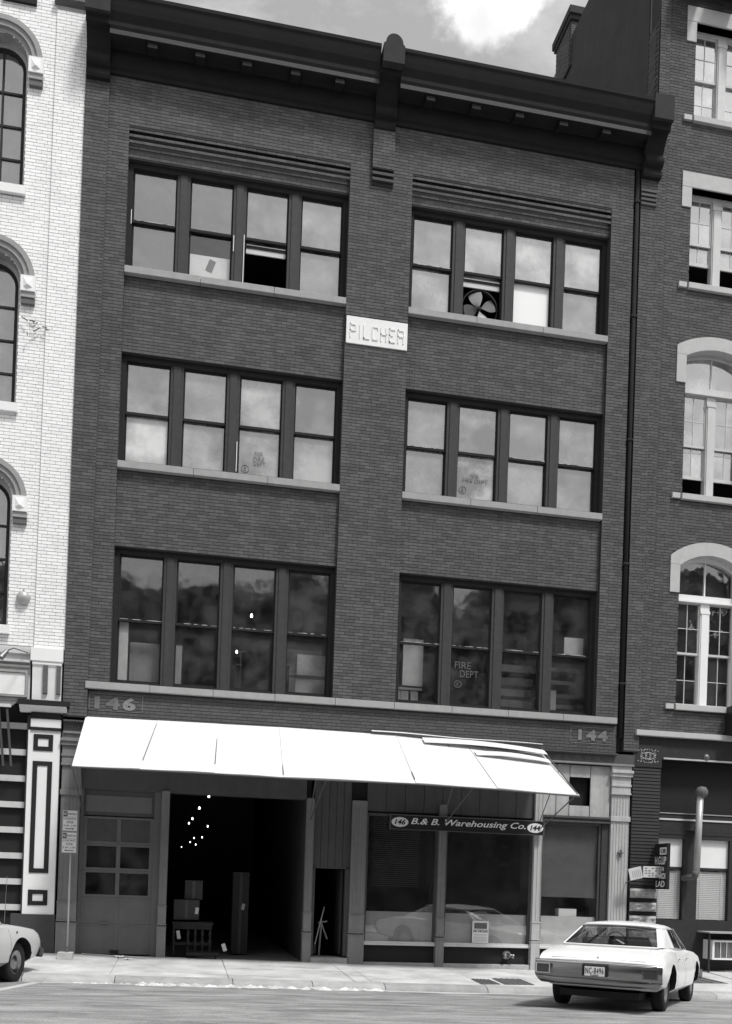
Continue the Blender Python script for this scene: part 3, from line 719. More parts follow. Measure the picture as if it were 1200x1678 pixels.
# sheet metal awning
A = thing('awning', 'long white sheet metal awning sloping out over the loading bay', 'awning')
tops = [(-2.0, 5.03), (-.56, 5.04), (.66, 5.05), (1.93, 5.06), (4.45, 5.04), (6.0, 4.97), (7.75, 4.86)]
bots = [(-2.0, 3.79), (-.80, 3.80), (.55, 3.80), (1.84, 3.79), (4.4, 3.81), (6.05, 3.79), (7.76, 3.74)]
AP = -2.16
def apt(i, u, v):                                # point on sheet i (u along, v down)
    (a, za), (b, zb_) = tops[i], tops[i+1]; (c, zc), (d, zd) = bots[i], bots[i+1]
    p = Vector((a+(b-a)*u, .0, za+(zb_-za)*u)); q = Vector((c+(d-c)*u, AP, zc+(zd-zc)*u)); r_ = p.lerp(q, v)
    r_.z -= .005*math.sin(math.pi*u)*math.sin(math.pi*v)+.006*math.sin(5*u+i)*v; return r_
for i in range(6):
    s = MB(); n = 8; up_ = .003*(i % 2)
    s.grid([[apt(i, u/n, v/n)+Vector((0, 0, up_)) for v in range(n+1)] for u in range(n+1)])
    s.build('sheet', m_awn, A).modifiers.new('thick', 'SOLIDIFY').thickness = .006
    sm = MB(); 
    if i: 
        for v in range(8): sm.tube(apt(i, 0, v/8)+Vector((0,0,.012)), apt(i, 0, (v+1)/8)+Vector((0,0,.006)), .003, 5)
        sm.build('seam', m_awnrib, A)
e = MB()
for (c, zc), (d, zd) in zip(bots, bots[1:]): e.tube((c, AP, zc-.02), (d, AP, zd-.02), .018, 6)
e.build('edge_pipe', m_steel, A)
# lifted torn strips near the right end
for (x0_, y0_, z0_), (x1_, y1_, z1_), wd, nm in (((5.0, -.10, 5.02), (7.74, -.16, 4.87), .24, 'loose_strip'), ((6.05, -.50, 4.74), (7.7, -.55, 4.62), .20, 'loose_strip'), ((3.9, -.02, 5.12), (7.75, -.04, 5.05), .05, 'flashing')):
    s = MB(); n = 10; rows_ = []
    for k in range(n+1):
        t = k/n; p = Vector((x0_, y0_, z0_)).lerp(Vector((x1_, y1_, z1_)), t); lift = (.05*math.sin(math.pi*t)+.03*t if wd > .1 else .01*math.sin(9*t)); p.z += lift
        rows_.append([p, p+Vector((0, -wd, -wd*.57+.01*t))])
    s.grid(rows_).build(nm, m_awn, A).modifiers.new('thick', 'SOLIDIFY').thickness = .008
m_rust = mat('rust streak', .14, .9, .3, 20)
for xa, xb, va, vb, i in ((0, 0, .1, .85, 1), (0, 0, .35, .85, 2), (0, 0, .8, .97, 3), (0, 0, .8, .95, 4)):
    p, q = apt(i, 0.0, va)+Vector((0, -.0, .022)), apt(i, 0, vb)+Vector((0, 0, .022)); MB().tube(p, q, .006, 5, .010).build('rust_streak', m_rust, A)
for x in (-2.0, 2.65, 5.55, 7.73):
    zt_ = 3.77; MB().tube((x, AP+.03, zt_), (x, -.05, 3.15), .014, 6).build('strut', m_steel, A); MB().tube((x, -1.1, 4.35), (x, -.05, 3.3), .011, 6).build('strut', m_steel, A)
    MB().tube((x, AP+.02, 3.76), (x, -.0, 4.98), .014, 6).build('rafter', m_steel, A)

# company sign board
S_ = thing('company_sign', 'long dark sign board reading B.& B. Warehousing Co. under the awning', 'sign')
MB().box(4.36, 7.79, -.16, -.12, 3.03, 3.32).build('board', m_signd, S_)
f = MB(); f.box(4.34, 7.81, -.17, -.115, 3.32, 3.335); f.box(4.34, 7.81, -.17, -.115, 3.02, 3.03); f.box(4.34, 4.36, -.17, -.115, 3.03, 3.32); f.box(7.79, 7.81, -.17, -.115, 3.03, 3.32); f.build('frame', m_steel, S_)
for xc, s in ((4.56, '146'), (7.60, '144')):
    pr = [(xc+.185*math.cos(k*math.pi/14), 3.175+.105*math.sin(k*math.pi/14)) for k in range(28)]
    MB().prism_y(pr, -.164, -.16).build('oval', m_signw, S_); text('number', s, xc-.12, xc+.12, 3.12, 3.235, -.164, m_signd, S_, bold=.03, shear=.25)
text('lettering', 'B.& B. Warehousing Co.', 4.80, 7.38, 3.10, 3.275, -.16, m_signg, S_, bold=.012, shear=.3)

# ================================================================ LEFT WHITE BUILDING
W = thing('white_building', 'white painted brick building with round arched windows left of the warehouse', 'building')
WL = -8.6; yW = .03
arches = []
for cx in (-4.10, -5.75, -7.4):
    for zs, zl in ((18.12, 15.57), (13.72, 11.2), (9.30, 6.75)): arches.append((cx, zs, zl))
R1, R0 = .52, .81
wholes = [(cx-R1, cx+R1, zl-.18, zs+R1) for cx, zs, zl in arches]
mb = MB()
slab(mb, WL, -3.05, 6.35, 22, wholes, yW+.007, .5)
mb.box(-3.05, -2.46, .0, .5, 6.3, 22)
def arc(cx, zs, r, n=14): return [(cx+r*math.cos(math.pi*i/n), zs+r*math.sin(math.pi*i/n)) for i in range(n+1)]
for cx, zs, zl in arches:                        # spandrel fillers around the arch heads
    n = 14; a_ = arc(cx, zs, R1, n); sq = [(max(cx-R1, min(cx+R1, cx+1.6*R1*math.cos(math.pi*i/n))), min(zs+R1, zs+1.6*R1*math.sin(math.pi*i/n))) for i in range(n+1)]
    mb.ring_y(sq, a_, yW+.0075, .5)
mb.build('wall', m_wmort, W)
WB = []
def arch_block(z):
    o_ = []
    for cx, zs, zl in arches:
        if zl-.17 < z < zs: o_.append((cx-R1, cx+R1))
        elif zs <= z < zs+R1: h = math.sqrt(R1*R1-(z-zs)**2); o_.append((cx-h, cx+h))
    return o_
bricks(WB, WL, -3.055, 6.36, 21.9, yW, blocked=arch_block)
bricks(WB, -3.05, -2.455, 6.33, 19.3, -.007, off=.07); bricks(WB, -3.05, -2.455, 19.5, 21.9, -.007, off=.07)
lay(WB, W, m_wbrick, dep=.009)
MB().box(WL, -2.46, .5, 14, -.2, 22).build('shell', m_int, W) if False else None
s = MB(); s.box(WL, WL+.2, .5, 14, 0, 22); s.box(-2.66, -2.46, .5, 14, 0, 22); s.box(WL, -2.46, 14, 14.2, 0, 22); s.box(WL, -2.46, .5, 14, 21.8, 22)
for z in (5.2, 10.2, 14.6): s.box(WL+.2, -2.66, .5, 14, z, z+.2)
s.box(WL+.2, -2.66, 4, 4.2, 0, 22); s.build('shell', m_int, W)
MB().prism_x([(-.1, 19.44), (-.1, 19.50), (-.03, 19.52), (0.0, 19.52), (0, 19.36), (-.03, 19.38)], -3.1, -2.47).build('string_course', m_mod, W)
for cx in (-3.75, -5.1): MB().box(cx-.35, cx+.35, -.06, .06, 19.05, 19.25).build('panel_moulding', m_darker, W) if False else MB().box(cx-.36, cx+.3, -.03, .06, 19.27, 19.45).build('recess_panel', m_darker, W)
for cx, zs, zl in arches:
    h = MB(); n = 14
    h.ring_y(arc(cx, zs, R0, n), arc(cx, zs, R0-.10, n), -.07, yW+.01); h.ring_y(arc(cx, zs, R0-.10, n), arc(cx, zs, R0-.2, n), -.035, yW+.012); h.ring_y(arc(cx, zs, R0-.2, n), arc(cx, zs, R1, n), .02, yW+.014)
    h.build('hood_mould', m_hood, W)
    for sg in (-1, 1):
        xa, xb = sorted((cx+sg*R1*1.06, cx+sg*(R0+.02))); st = MB()
        st.box(xa, xb, -.1, .04, zs-.27, zs+.04)
        k = len(st.v); xm_ = (xa+xb)/2; st.v += [(xa+.05, -.1, zs-.2), (xb-.05, -.1, zs-.2), (xb-.05, -.1, zs-.0), (xa+.05, -.1, zs-.0), (xm_, -.15, zs-.16)]; st.f += [(k, k+1, k+4), (k+1, k+2, k+4), (k+2, k+3, k+4), (k+3, k, k+4)]
        lb = st.build('label_stop', m_white, W)
        MB().box(xa+.005, xb-.005, -.07, .04, zs-.38, zs-.275).build('moulding', m_stone, lb); MB().box(xa+.01, xb-.01, -.05, .04, zs-.5, zs-.385).build('moulding', m_mod, lb)
    MB().box(cx-R1-.05, cx+R1+.05, -.06, .3, zl-.17, zl).build('sill', m_white, W)
    fr = MB(); r0, r1 = R1, R1-.07
    fr.ring_y(arc(cx, zs, r0, n), arc(cx, zs, r1, n), .30, .4); fr.box(cx-r0, cx-r1, .30, .4, zl, zs); fr.box(cx+r1, cx+r0, .30, .4, zl, zs)
    wn = fr.build('window', m_offw, W)
    d = MB(); r2_ = r1-.07
    d.ring_y(arc(cx, zs, r1, n), arc(cx, zs, r2_, n), .34, .4); d.box(cx-r1, cx-r2_, .34, .4, zl, zs); d.box(cx+r2_, cx+r1, .34, .4, zl, zs)
    for z in (zl+.04, zl+.75, zl+1.42, zl+2.1): d.box(cx-r2_, cx+r2_, .34, .4, z-.02, z+.02)
    d.box(cx-.02, cx+.02, .345, .395, zl, zs+r2_); d.build('sash', m_dark, wn)
    gp = MB(); gp.prism_y([(cx-r2_, zl)]+[(cx+r2_, zl)]+arc(cx, zs, r2_, n), .37, .375); gp.build('pane', gW, wn)
# masonry below: cap block, bracket, storefront cornice, panelled pilaster
MB().box(-3.09, -2.47, -.15, .1, 6.06, 6.33).build('cap_block', m_white, W, bevel=.01)
k_ = MB().prism_x([(0, 5.3), (-.04, 5.3), (-.07, 5.7), (-.1, 5.95), (-.13, 6.0), (-.13, 6.06), (0, 6.06)], -3.05, -2.49); k_.build('bracket', m_white, W)
for xa, xb in ((-2.84, -2.75), (-2.58, -2.50)): MB().prism_x([(-.06, 5.42), (-.10, 5.43), (-.14, 5.98), (-.1, 5.99)], xa, xb).build('bracket_rib', m_mod, W)
MB().prism_x([(.1, 5.05), (-.04, 5.05), (-.07, 5.1), (-.13, 5.14), (-.16, 5.17)], -3.27, -2.36).build('cornice_cove', m_white, W)
MB().box(-3.3, -2.31, -.2, .1, 5.17, 5.27).build('cornice_shelf', m_black, W)
MB().box(-3.05, -2.47, -.06, .1, 4.92, 5.05).build('neck_band', m_black, W); MB().box(-3.05, -2.47, -.05, .1, 4.75, 4.92).build('neck_band', m_white, W)
MB().box(-3.05, -2.47, -.07, .1, 4.69, 4.75).build('neck_band', m_black, W)
pl = MB().box(-3.09, -2.46, -.04, .2, 1.0, 4.69).build('pilaster', m_white, W)
MB().box(-2.47, -2.452, -.05, .2, 1.0, 4.7).build('pilaster_edge', m_black, W)
for xa, xb, z0, z1 in ((-2.985, -2.61, 4.28, 4.61), (-2.985, -2.61, 1.83, 4.07), (-2.985, -2.61, 1.18, 1.49)):
    f = MB(); t_ = .09 if z1-z0 > 1 else .085
    f.box(xa, xb, -.055, -.04, z0, z0+t_); f.box(xa, xb, -.055, -.04, z1-t_, z1); f.box(xa, xa+t_, -.055, -.04, z0+t_, z1-t_); f.box(xb-t_, xb, -.055, -.04, z0+t_, z1-t_); f.build('panel_border', m_black, W)
MB().box(-3.3, -2.45, -.06, .2, -.1, 1.0).build('pilaster_base', mat('dark base paint', .06, .6, .2, 3), W)
# band with mouldings left of the bracket
MB().box(WL, -3.1, .0, .5, 5.27, 6.35).build('shopfront_band', m_offw, W)
for z0, z1, y in ((6.2, 6.3, -.08), (6.02, 6.07, -.12), (5.93, 5.97, -.06)): MB().box(WL, -3.1, y, .0, z0, z1).build('band_moulding', m_offw, W)
f = MB(); f.box(WL, -3.14, -.06, .0, 5.82, 5.87); f.box(WL, -3.14, -.06, .0, 5.33, 5.37); f.box(-3.18, -3.14, -.06, .0, 5.37, 5.82); f.build('panel_frame', m_stone, W)
MB().box(WL, -3.19, -.03, .0, 5.38, 5.81).build('sign_panel', m_white, W)
# its garage front: dark panels with pale rails
MB().box(WL, -3.1, .22, .3, 0, 5.2).build('garage_back', m_black, W)
for z in (4.72, 4.19, 3.66, 3.13, 2.62, 2.10, 1.58, 1.06):
    MB().box(WL, -3.12, .14, .22, z, z+.12).build('door_rail', m_offw, W)
MB().box(-3.14, -3.06, .1, .3, 0, 5.0).build('garage_jamb', m_irond, W)
cn = thing('canopy', 'small corrugated metal canopy on struts at the left edge', 'canopy')
s = MB(); rows_ = []
for i in range(90):
    x = -3.32-i*.05; rows_.append([(x, 0, 5.25+.018*math.sin(i*math.pi/1.0+.3)*(1 if i % 2 else -1)), (x, -.75, 5.03+.018*(1 if i % 2 else -1))])
s.grid(rows_).build('corrugated_sheet', m_steel, cn)
MB().box(-7.8, -3.32, -.78, -.74, 5.0, 5.06).build('edge_strip', m_offw, cn)
for x in (-3.4, -3.55, -5.6): MB().tube((x, -.7, 4.98), (x, -.02, 3.95), .025, 6).build('strut', m_steel, cn)
lp = thing('wall_lamp', 'round grey bell on the white wall below the arched windows', 'bell', (-3.29, yW, 7.33))
MB().lathe([(.001, -.13), (.08, -.125), (.12, -.09), (.135, -.03), (.135, 0)], (0, 0, 0), 'y', 20).build('dome', m_galv, lp, smooth=True); MB().tube((0, -.08, .1), (0, 0, .17), .015, 6).build('bracket', m_steel, lp)
fl_ = thing('flood_lamp', 'gooseneck flood lamp over the shopfront band of the white building', 'lamp')
MB().tube((-3.12, -.02, 6.22), (-3.35, -.5, 6.2), .012, 6).tube((-3.35, -.5, 6.2), (-3.5, -.6, 6.1), .012, 6).build('arm', m_steel, fl_); MB().tube((-3.46, -.58, 6.12), (-3.56, -.66, 5.96), .04, 10, .06).build('shade', m_steel, fl_)
# wires and iron bracket scraps on the white wall
wr = thing('wall_bracket', 'rusty broken iron bracket fixed on the white brick wall', 'bracket')
s = MB()
for i in range(9):
    a = Vector((-3.42+random.uniform(0, .36), yW-.03-random.uniform(0, .1), 12.62+random.uniform(0, .28))); s.tube(a, a+Vector((random.uniform(-.13, .13), random.uniform(-.05, .05), random.uniform(-.1, .1))), .012, 5)
s.build('iron_scraps', m_steel, wr)

# ================================================================ RIGHT BUILDING
Q = thing('corner_building', 'tall brick building with stone framed windows right of the warehouse', 'building')
QX0, QX1 = 10.03, 17.5
wx = [(10.92, 12.46), (14.1, 15.64)]
rect = [(19.60, 21.78), (15.77, 17.98)]; arch = [(10.95, 13.50, 14.32, 'open'), (6.15, 8.70, 9.60, 'shut')]   # sill, spring, crown
qh = []
for a, b in wx:
    for lo, hi in rect: qh.append((a, b, lo-.14, hi))
    for lo, sp, cr, _ in arch: qh.append((a, b, lo-.14, cr))
mb = MB(); slab(mb, 10.27, QX1, 5.5, 26.0, qh, .007, .45); mb.box(QX0, 10.27, -.033, .45, 5.5, 26.0); mb.build('wall', m_mortar, Q)
def seg(a, b, sp, cr, n=12, grow=0.0):          # segmental arch points
    h = cr-sp; c = (b-a)/2; Rr = (c*c+h*h)/(2*h); cz = cr-Rr; mx_ = (a+b)/2; Rr += grow; th = math.asin(min(1, (c+grow)/Rr)); 
    return [(mx_+Rr*math.sin(-th+2*th*i/n), cz+Rr*math.cos(-th+2*th*i/n)) for i in range(n+1)]
QB = []
def qblock(z):
    o_ = []
    for a, b in wx:
        for lo, hi in rect:
            if hi-.45 < z < hi+.33: o_.append((a-.235, b+.235))
            elif lo-.13 < z < hi: o_.append((a, b))
            if lo-.13 < z < lo+.0: o_.append((a-.22, b+.22))
        for lo, sp, cr, _ in arch:
            if lo-.13 < z < sp: o_.append((a, b))
            if lo-.13 < z < lo+.0: o_.append((a-.22, b+.22))
            if sp <= z < cr+.30: 
                pts = seg(a, b, sp+.62, cr, grow=0); 
                o_.append((a-.235, b+.235)) if z < sp+.86 else o_.append(((a+b)/2-max(0, (cr+.30-z))*3.2, (a+b)/2+max(0, (cr+.30-z))*3.2))
    return [( max(p, 10.0), q) for p, q in o_]
bricks(QB, 10.27, QX1, 5.52, 25.9, 0, blocked=qblock, off=.03); bricks(QB, QX0, 10.265, 5.52, 25.9, -.04, off=.1)
lay(QB, Q, m_rbrick)
s = MB(); s.box(QX0, QX0+.25, .45, 6.6, 0, 25.9); s.box(QX1-.25, QX1, .45, 14, 0, 25.9); s.box(QX0, QX1, 14, 14.2, 0, 25.9); s.box(QX0, QX1, .45, 14, 25.7, 25.9)
s.box(QX0, QX0+.25, 6.6, 14, 0, 19.5)
for z in (5.1, 10.0, 14.9, 18.7, 22.8): s.box(QX0+.25, QX1, .46, 14, z, z+.2)
s.box(QX0+.25, QX1, 5, 5.2, 0, 25.7); s.build('shell', m_int, Q)
MB().box(QX0-.03, QX0, .5, 6.5, 18.0, 25.9).build('party_wall', m_tar, Q)
mb = MB(); mb.box(QX0-.035, QX0, .0, .47, 18.2, 21.7); mb.build('corner_wall', m_mortar, Q)
qc = []
for k in range(50):
    z = 18.25+k*CH
    for j in range(2):
        y = .01+(.0 if k % 2 else .1)+j*.21; qc.append((y, min(y+.2, .46), z))
mb = MB()
for a, b, z in qc: mb.box(QX0-.045, QX0-.034, a, b, z, z+CH-JT)
mb.build('corner_brickwork', m_rbrick, Q, kind='stuff')
ch_ = thing('chimney', 'stepped brick chimney on the side wall of the taller right building', 'chimney')
s = MB(); s.box(9.95, 10.6, 5.35, 6.45, 25.0, 26.3); s.box(9.90, 10.65, 5.28, 6.52, 26.3, 26.42); s.box(9.86, 10.7, 5.22, 6.58, 26.42, 26.62); s.build('stack', m_mortar, ch_)
mb = MB()
for k in range(18):
    z = 25.05+k*CH; st_ = 0 if k % 2 else .1
    for j in range(5):
        a = 5.36+st_+j*.215; b = min(a+.2, 6.44)
        if b > a: mb.box(9.94, 9.951, a, b, z, z+CH-JT)
    for j in range(3): mb.box(9.96+j*.215, 10.15+j*.215, 5.339, 5.35, z, z+CH-JT)
mb.build('brickwork', m_rbrick, ch_, kind='stuff')
rh = thing('roof_hatch', 'low dark parapet end showing behind the warehouse cornice', 'parapet'); MB().box(8.9, 9.95, 5.6, 6.2, 18.7, 24.1).build('masonry', m_tar, rh)

def lintel_rect(a, b, lo, hi, k):
    e_ = .235; s = MB()
    s.box(a-e_, b+e_, -.03, .3, hi, hi+.34); s.build('lintel', m_rstone, Q)
    for xa, xb in ((a-e_, a), (b, b+e_)): MB().box(xa, xb, -.026, .3, hi-.46, hi-.004).build('ear_stone', m_rstone, Q)
def sill_r(a, b, lo):
    MB().box(a-.03, b+.03, -.08, .3, lo-.13, lo).build('sill', m_rstone, Q, bevel=.006); MB().box(a-.26, a-.07, -.06, .1, lo-.115, lo).build('sill_end', m_rstone, Q)
    MB().box(b+.07, b+.26, -.06, .1, lo-.115, lo).build('sill_end', m_rstone, Q)
def sashes(par, xa, xb, z0, z1, gm, lift=0.0, ht=2):
    """double hung pair, each 2 lights wide and ht lights high; lower sash lifted by lift"""
    zm = (z0+z1)/2
    for up_, (c, d, y) in ((1, (zm, z1, .24)), (0, (z0+lift, zm+.03+lift, .285))):
        s = MB(); r_ = .035
        s.box(xa, xa+r_, y, y+.035, c, d); s.box(xb-r_, xb, y, y+.035, c, d); s.box(xa+r_, xb-r_, y, y+.035, d-.035, d); s.box(xa+r_, xb-r_, y, y+.035, c, c+(.05 if up_ else .075))
        xm_ = (xa+xb)/2; s.box(xm_-.008, xm_+.008, y+.004, y+.03, c+.04, d-.03)
        s.box(xa+r_, xb-r_, y+.006, y+.028, (c+d)/2-.008, (c+d)/2+.008); s.build('sash', m_offw, par)
        for p, q in ((xa+r_, xm_-.008), (xm_+.008, xb-r_)):
            for u, v in ((c+.045, (c+d)/2-.008), ((c+d)/2+.008, d-.035)): MB().box(p, q, y+.014, y+.018, u, v).build('pane', gm, par)
for a, b in wx:
    for k, (lo, hi) in enumerate(rect):
        lintel_rect(a, b, lo, hi, k); sill_r(a, b, lo)
        f = MB(); mxx = (a+b)/2
        f.box(a, a+.05, .2, .36, lo, hi); f.box(b-.05, b, .2, .36, lo, hi); f.box(a+.05, b-.05, .2, .36, hi-.08, hi); f.box(mxx-.11, mxx+.11, .2, .36, lo, hi-.08); f.box(mxx-.085, mxx+.085, .18, .2, lo+.02, hi-.2); f.box(mxx-.12, mxx+.12, .17, .2, hi-.28, hi-.2)
        wn = f.build('window', m_offw, Q)
        for xa, xb in ((a+.05, mxx-.11), (mxx+.11, b-.05)): sashes(wn, xa, xb, lo+.01, hi-.08, gR, lift=(.0 if k == 0 else .62))
    for lo, sp, cr, st in arch:
        n = 12; inn = seg(a, b, sp+.62, cr, n); outp = seg(a-.235, b+.235, sp+.84, cr+.30, n)
        MB().ring_y(outp, inn, -.03, .3).build('arch_stone', m_rstone, Q)
        for xa, xb in ((a-.235, a), (b, b+.235)):
            zz = inn[0][1]; MB().box(xa, xb, -.026, .3, sp, zz+.02).build('ear_stone', m_rstone, Q)
        for (ox, oz), (ix, iz) in ((outp[0], inn[0]), (outp[-1], inn[-1])):
            tri = [(ox, iz+.021), (ix, iz+.021), (ox, oz)]
            MB().prism_y(tri if ox < ix else tri[::-1], -.029, .3).build('springer_stone', m_rstone, Q)
        sill_r(a, b, lo)
        mxx = (a+b)/2; f = MB()
        inn2 = seg(a+.05, b-.05, sp+.60, cr-.07, n); f.ring_y(inn, inn2, .2, .36)
        f.box(a, a+.05, .2, .36, lo, inn[0][1]); f.box(b-.05, b, .2, .36, lo, inn[0][1])
        zt_ = sp-.02; f.box(a+.05, b-.05, .19, .36, zt_-.08, zt_+.05); f.box(a+.05, b-.05, .15, .36, zt_-.12, zt_-.08); f.box(mxx-.015, mxx+.015, .24, .3, zt_+.05, cr-.07)
        f.box(mxx-.11, mxx+.11, .2, .36, lo, zt_-.12); f.box(mxx-.085, mxx+.085, .18, .2, lo+.02, zt_-.3); f.box(mxx-.12, mxx+.12, .17, .2, zt_-.36, zt_-.3)
        wn = f.build('window', m_white if cr < 12 else m_offw, Q)
        MB().prism_y([(a+.05, zt_+.05)][:0]+[(b-.05, zt_+.05), (a+.05, zt_+.05)]+inn2, .262, .266).build('transom_pane', gR if cr > 12 else gRd, wn)
        for xa, xb in ((a+.05, mxx-.11), (mxx+.11, b-.05)): sashes(wn, xa, xb, lo+.01, zt_-.12, gR if cr > 12 else gRd, lift=.48 if st == 'open' else 0)
# cornice brackets just above the top windows
MB().box(QX0, QX1, -.12, .1, 22.35, 22.6).build('string_course', m_tar, Q)
for i in range(8): MB().box(10.35+i*.85, 10.95+i*.85, -.5, -.12, 22.28, 22.62).build('modillion', m_cornice, Q)
# belt course and storefront
MB().box(9.94, QX1, -.12, .2, 5.38, 5.5).build('belt_course', m_rstone, Q, bevel=.008)
MB().box(10.04, QX1, .0, .45, 4.9, 5.38).build('sign_beam', m_dark, Q)
MB().box(10.66, QX1, -.03, .02, 4.885, 4.92).build('beam_edge', m_rstone, Q)
mb = MB().box(9.93, 10.62, .012, .45, 0, 4.9); mb.build('pier', m_black, Q)
m_pier = mat('black painted brick', .045, .5, .15, 3, spec=.4)
mb = MB(); z = 2.02
while z < 4.68:
    mb.front(9.94, 10.61, .0, .012, z, z+.055); z += .076
mb.build('pier_courses', m_pier, Q, kind='stuff')
# rock-faced stones at the pier foot
m_rock = mat('rock faced stone', .34, .7, .35, 9, .6, 25)
for z0, z1 in ((1.72, 1.93), (1.42, 1.62), (1.10, 1.32), (.75, .98), (.4, .64), (.1, .32)):
    s = MB(); nx, nz = 9, 4; rows_ = []
    for j in range(nz+1):
        row = []
        for i in range(nx+1):
            edge = i in (0, nx) or j in (0, nz); row.append((9.95+.65*i/nx, -.01 if edge else -.05-random.uniform(0, .07), z0+(z1-z0)*j/nz))
        rows_.append(row)
    s.grid(rows_).build('rock_stone', m_rock, Q)
MB().box(9.93, 10.62, -.02, .012, 4.68, 5.18).build('ornament_panel', m_dark, Q); foliage(9.98, 10.58, 4.74, 5.12, m_ironR, Q, y=-.02, step=.6)
MB().box(10.66, QX1, .3, .35, 3.68, 4.88).build('transom_panel', m_black, Q)
for z0, z1, m in ((3.67, 3.69, m_stone), (3.52, 3.56, m_offw), (3.2, 3.26, m_dark)): MB().box(10.66, QX1, .12, .2, z0, z1).build('transom_bar', m, Q)
MB().box(10.66, QX1, .14, .3, 3.26, 3.67).build('transom_band', m_dark, Q)
f = MB(); f.box(11.31, 11.66, .13, .3, .1, 3.2); f.box(10.62, 10.67, .13, .3, .1, 3.2); f.box(12.46, 12.8, .13, .3, .1, 3.2); f.box(10.67, 11.31, .13, .3, .1, 1.25); f.box(11.66, 12.46, .13, .3, .1, 1.25); f.box(10.67, 11.31, .13, .3, 3.1, 3.2); f.box(11.66, 12.46, .13, .3, 3.1, 3.2); f.build('storefront_frame', m_dark, Q)
for xa, xb in ((10.67, 11.31), (11.66, 12.46)):
    wn = MB().box(xa, xb, .2, .23, 2.40, 2.46).build('shop_window', m_dark, Q)
    MB().box(xa, xb, .21, .22, 2.46, 3.1).build('pane_board', m_white, wn)
    MB().box(xa, xb, .19, .194, 1.25, 2.4).build('pane', gS, wn)
    n = 26
    for i in range(n):
        z = 1.27+i*1.11/n; MB().prism_x([(.24, z), (.252, z+.036), (.255, z+.036), (.243, z-.001)], xa+.01, xb-.01).build('slat', m_blind, wn)
    for t_ in (.17, .83): MB().box(xa+(xb-xa)*t_-.012, xa+(xb-xa)*t_+.012, .235, .238, 1.26, 2.38).build('tape', m_blind, wn)
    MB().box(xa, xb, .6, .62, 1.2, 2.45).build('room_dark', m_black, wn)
lq = thing('round_vent', 'small round vent cap on the dark beam of the right building', 'vent', (11.72, -.01, 4.98)); MB().lathe([(.001, -.05), (.05, -.045), (.08, -.01), (.08, .01)], (0,0,0), 'y', 14).build('cap', m_steel, lq, smooth=True)

# exhaust pipe
xp = thing('stove_pipe', 'pale upright exhaust pipe with a ball cap on the right shopfront', 'pipe')
MB().tube((11.48, -.15, 2.35), (11.52, -.15, 4.1), .075, 14).build('pipe', m_galv, xp, smooth=True)
MB().lathe([(.001, .15), (.09, .13), (.14, .05), (.14, -.03), (.09, -.1), (.05, -.12)], (11.55, -.15, 4.15), 'z', 18).build('cap', m_mod, xp, smooth=True)
MB().tube((11.48, -.15, 2.38), (11.45, -.12, 2.24), .08, 12).tube((11.45, -.12, 2.26), (11.32, .15, 2.2), .075, 12).build('elbow', m_mod, xp, smooth=True)
MB().box(11.37, 11.6, -.08, .12, 3.3, 3.34).build('strap', m_steel, xp)
# air conditioner under a shelf
ac = thing('air_conditioner', 'white window air conditioner set in the right shopfront', 'air conditioner')
s = MB(); s.box(11.86, 12.72, -.28, .13, .38, .42); s.box(11.86, 12.72, -.28, .13, .78, .82); s.box(11.86, 11.91, -.28, .13, .42, .78); s.box(12.67, 12.72, -.28, .13, .42, .78)
for i in range(1, 5): s.box(11.9+i*.155, 11.91+i*.155, -.285, -.26, .42, .78)
s.build('casing', m_white, ac)
s = MB().box(11.91, 12.67, -.24, .12, .42, .78); s.build('grille_back', m_mod, ac)
for i in range(22): MB().box(11.92+i*.0345, 11.93+i*.0345, -.26, -.24, .42, .78).build('fin', m_stone, ac)
sf = thing('shelf', 'grey shelf board above the air conditioner', 'shelf'); MB().box(11.7, 12.9, -.42, .13, .98, 1.01).build('board', m_stone, sf); MB().box(11.72, 11.76, -.36, -.32, .1, .98).build('leg', m_dark, sf); MB().box(12.84, 12.88, -.36, -.32, .1, .98).build('leg', m_dark, sf)
# dark projecting sign at the edge of the picture
ds = thing('hanging_sign', 'blank dark box sign on the brick above the right shopfront', 'sign'); MB().box(12.15, 13.6, -.35, -.02, 5.55, 6.15).build('box', m_signd, ds); MB().box(12.12, 13.63, -.38, .0, 5.52, 5.55).build('rim', m_darker, ds)
# projecting enamel sign, 138
ps = thing('blade_sign', 'dark blade sign numbered 138 and lettered H.G. LIP beside the black pier', 'sign')
MB().box(10.5, 10.58, -.62, -.04, 1.93, 2.95).build('box', m_signd, ps, bevel=.006)
O = Vector((10.499, -.06, 0)); U = Vector((0, -1, 0)); V = Vector((0, 0, 1))
MB().box(10.494, 10.5, -.60, -.30, 2.70, 2.86).build('number_field', m_signw, ps)
def st(s, u0, u1, z0, z1, m=m_signw): text('lettering', s, u0, u1, z0, z1, 0, m, ps, O=O+Vector((-.004, 0, 0)), U=U, V=V, bold=.02, depth=.004)
text('number', '138', .30, .5, 2.73, 2.83, 0, m_signd, ps, O=O+Vector((-.006, 0, 0)), U=U, V=V, bold=.02, depth=.004)
st('H.G.LIP', .03, .54, 2.48, 2.66); st('N', .36, .44, 2.33, 2.43); st('HOI', .25, .52, 2.16, 2.29); st('LAD', .10, .50, 1.98, 2.12)
MB().tube((10.54, -.02, 2.9), (10.54, .05, 2.9), .02, 6).build('mount', m_steel, ps)
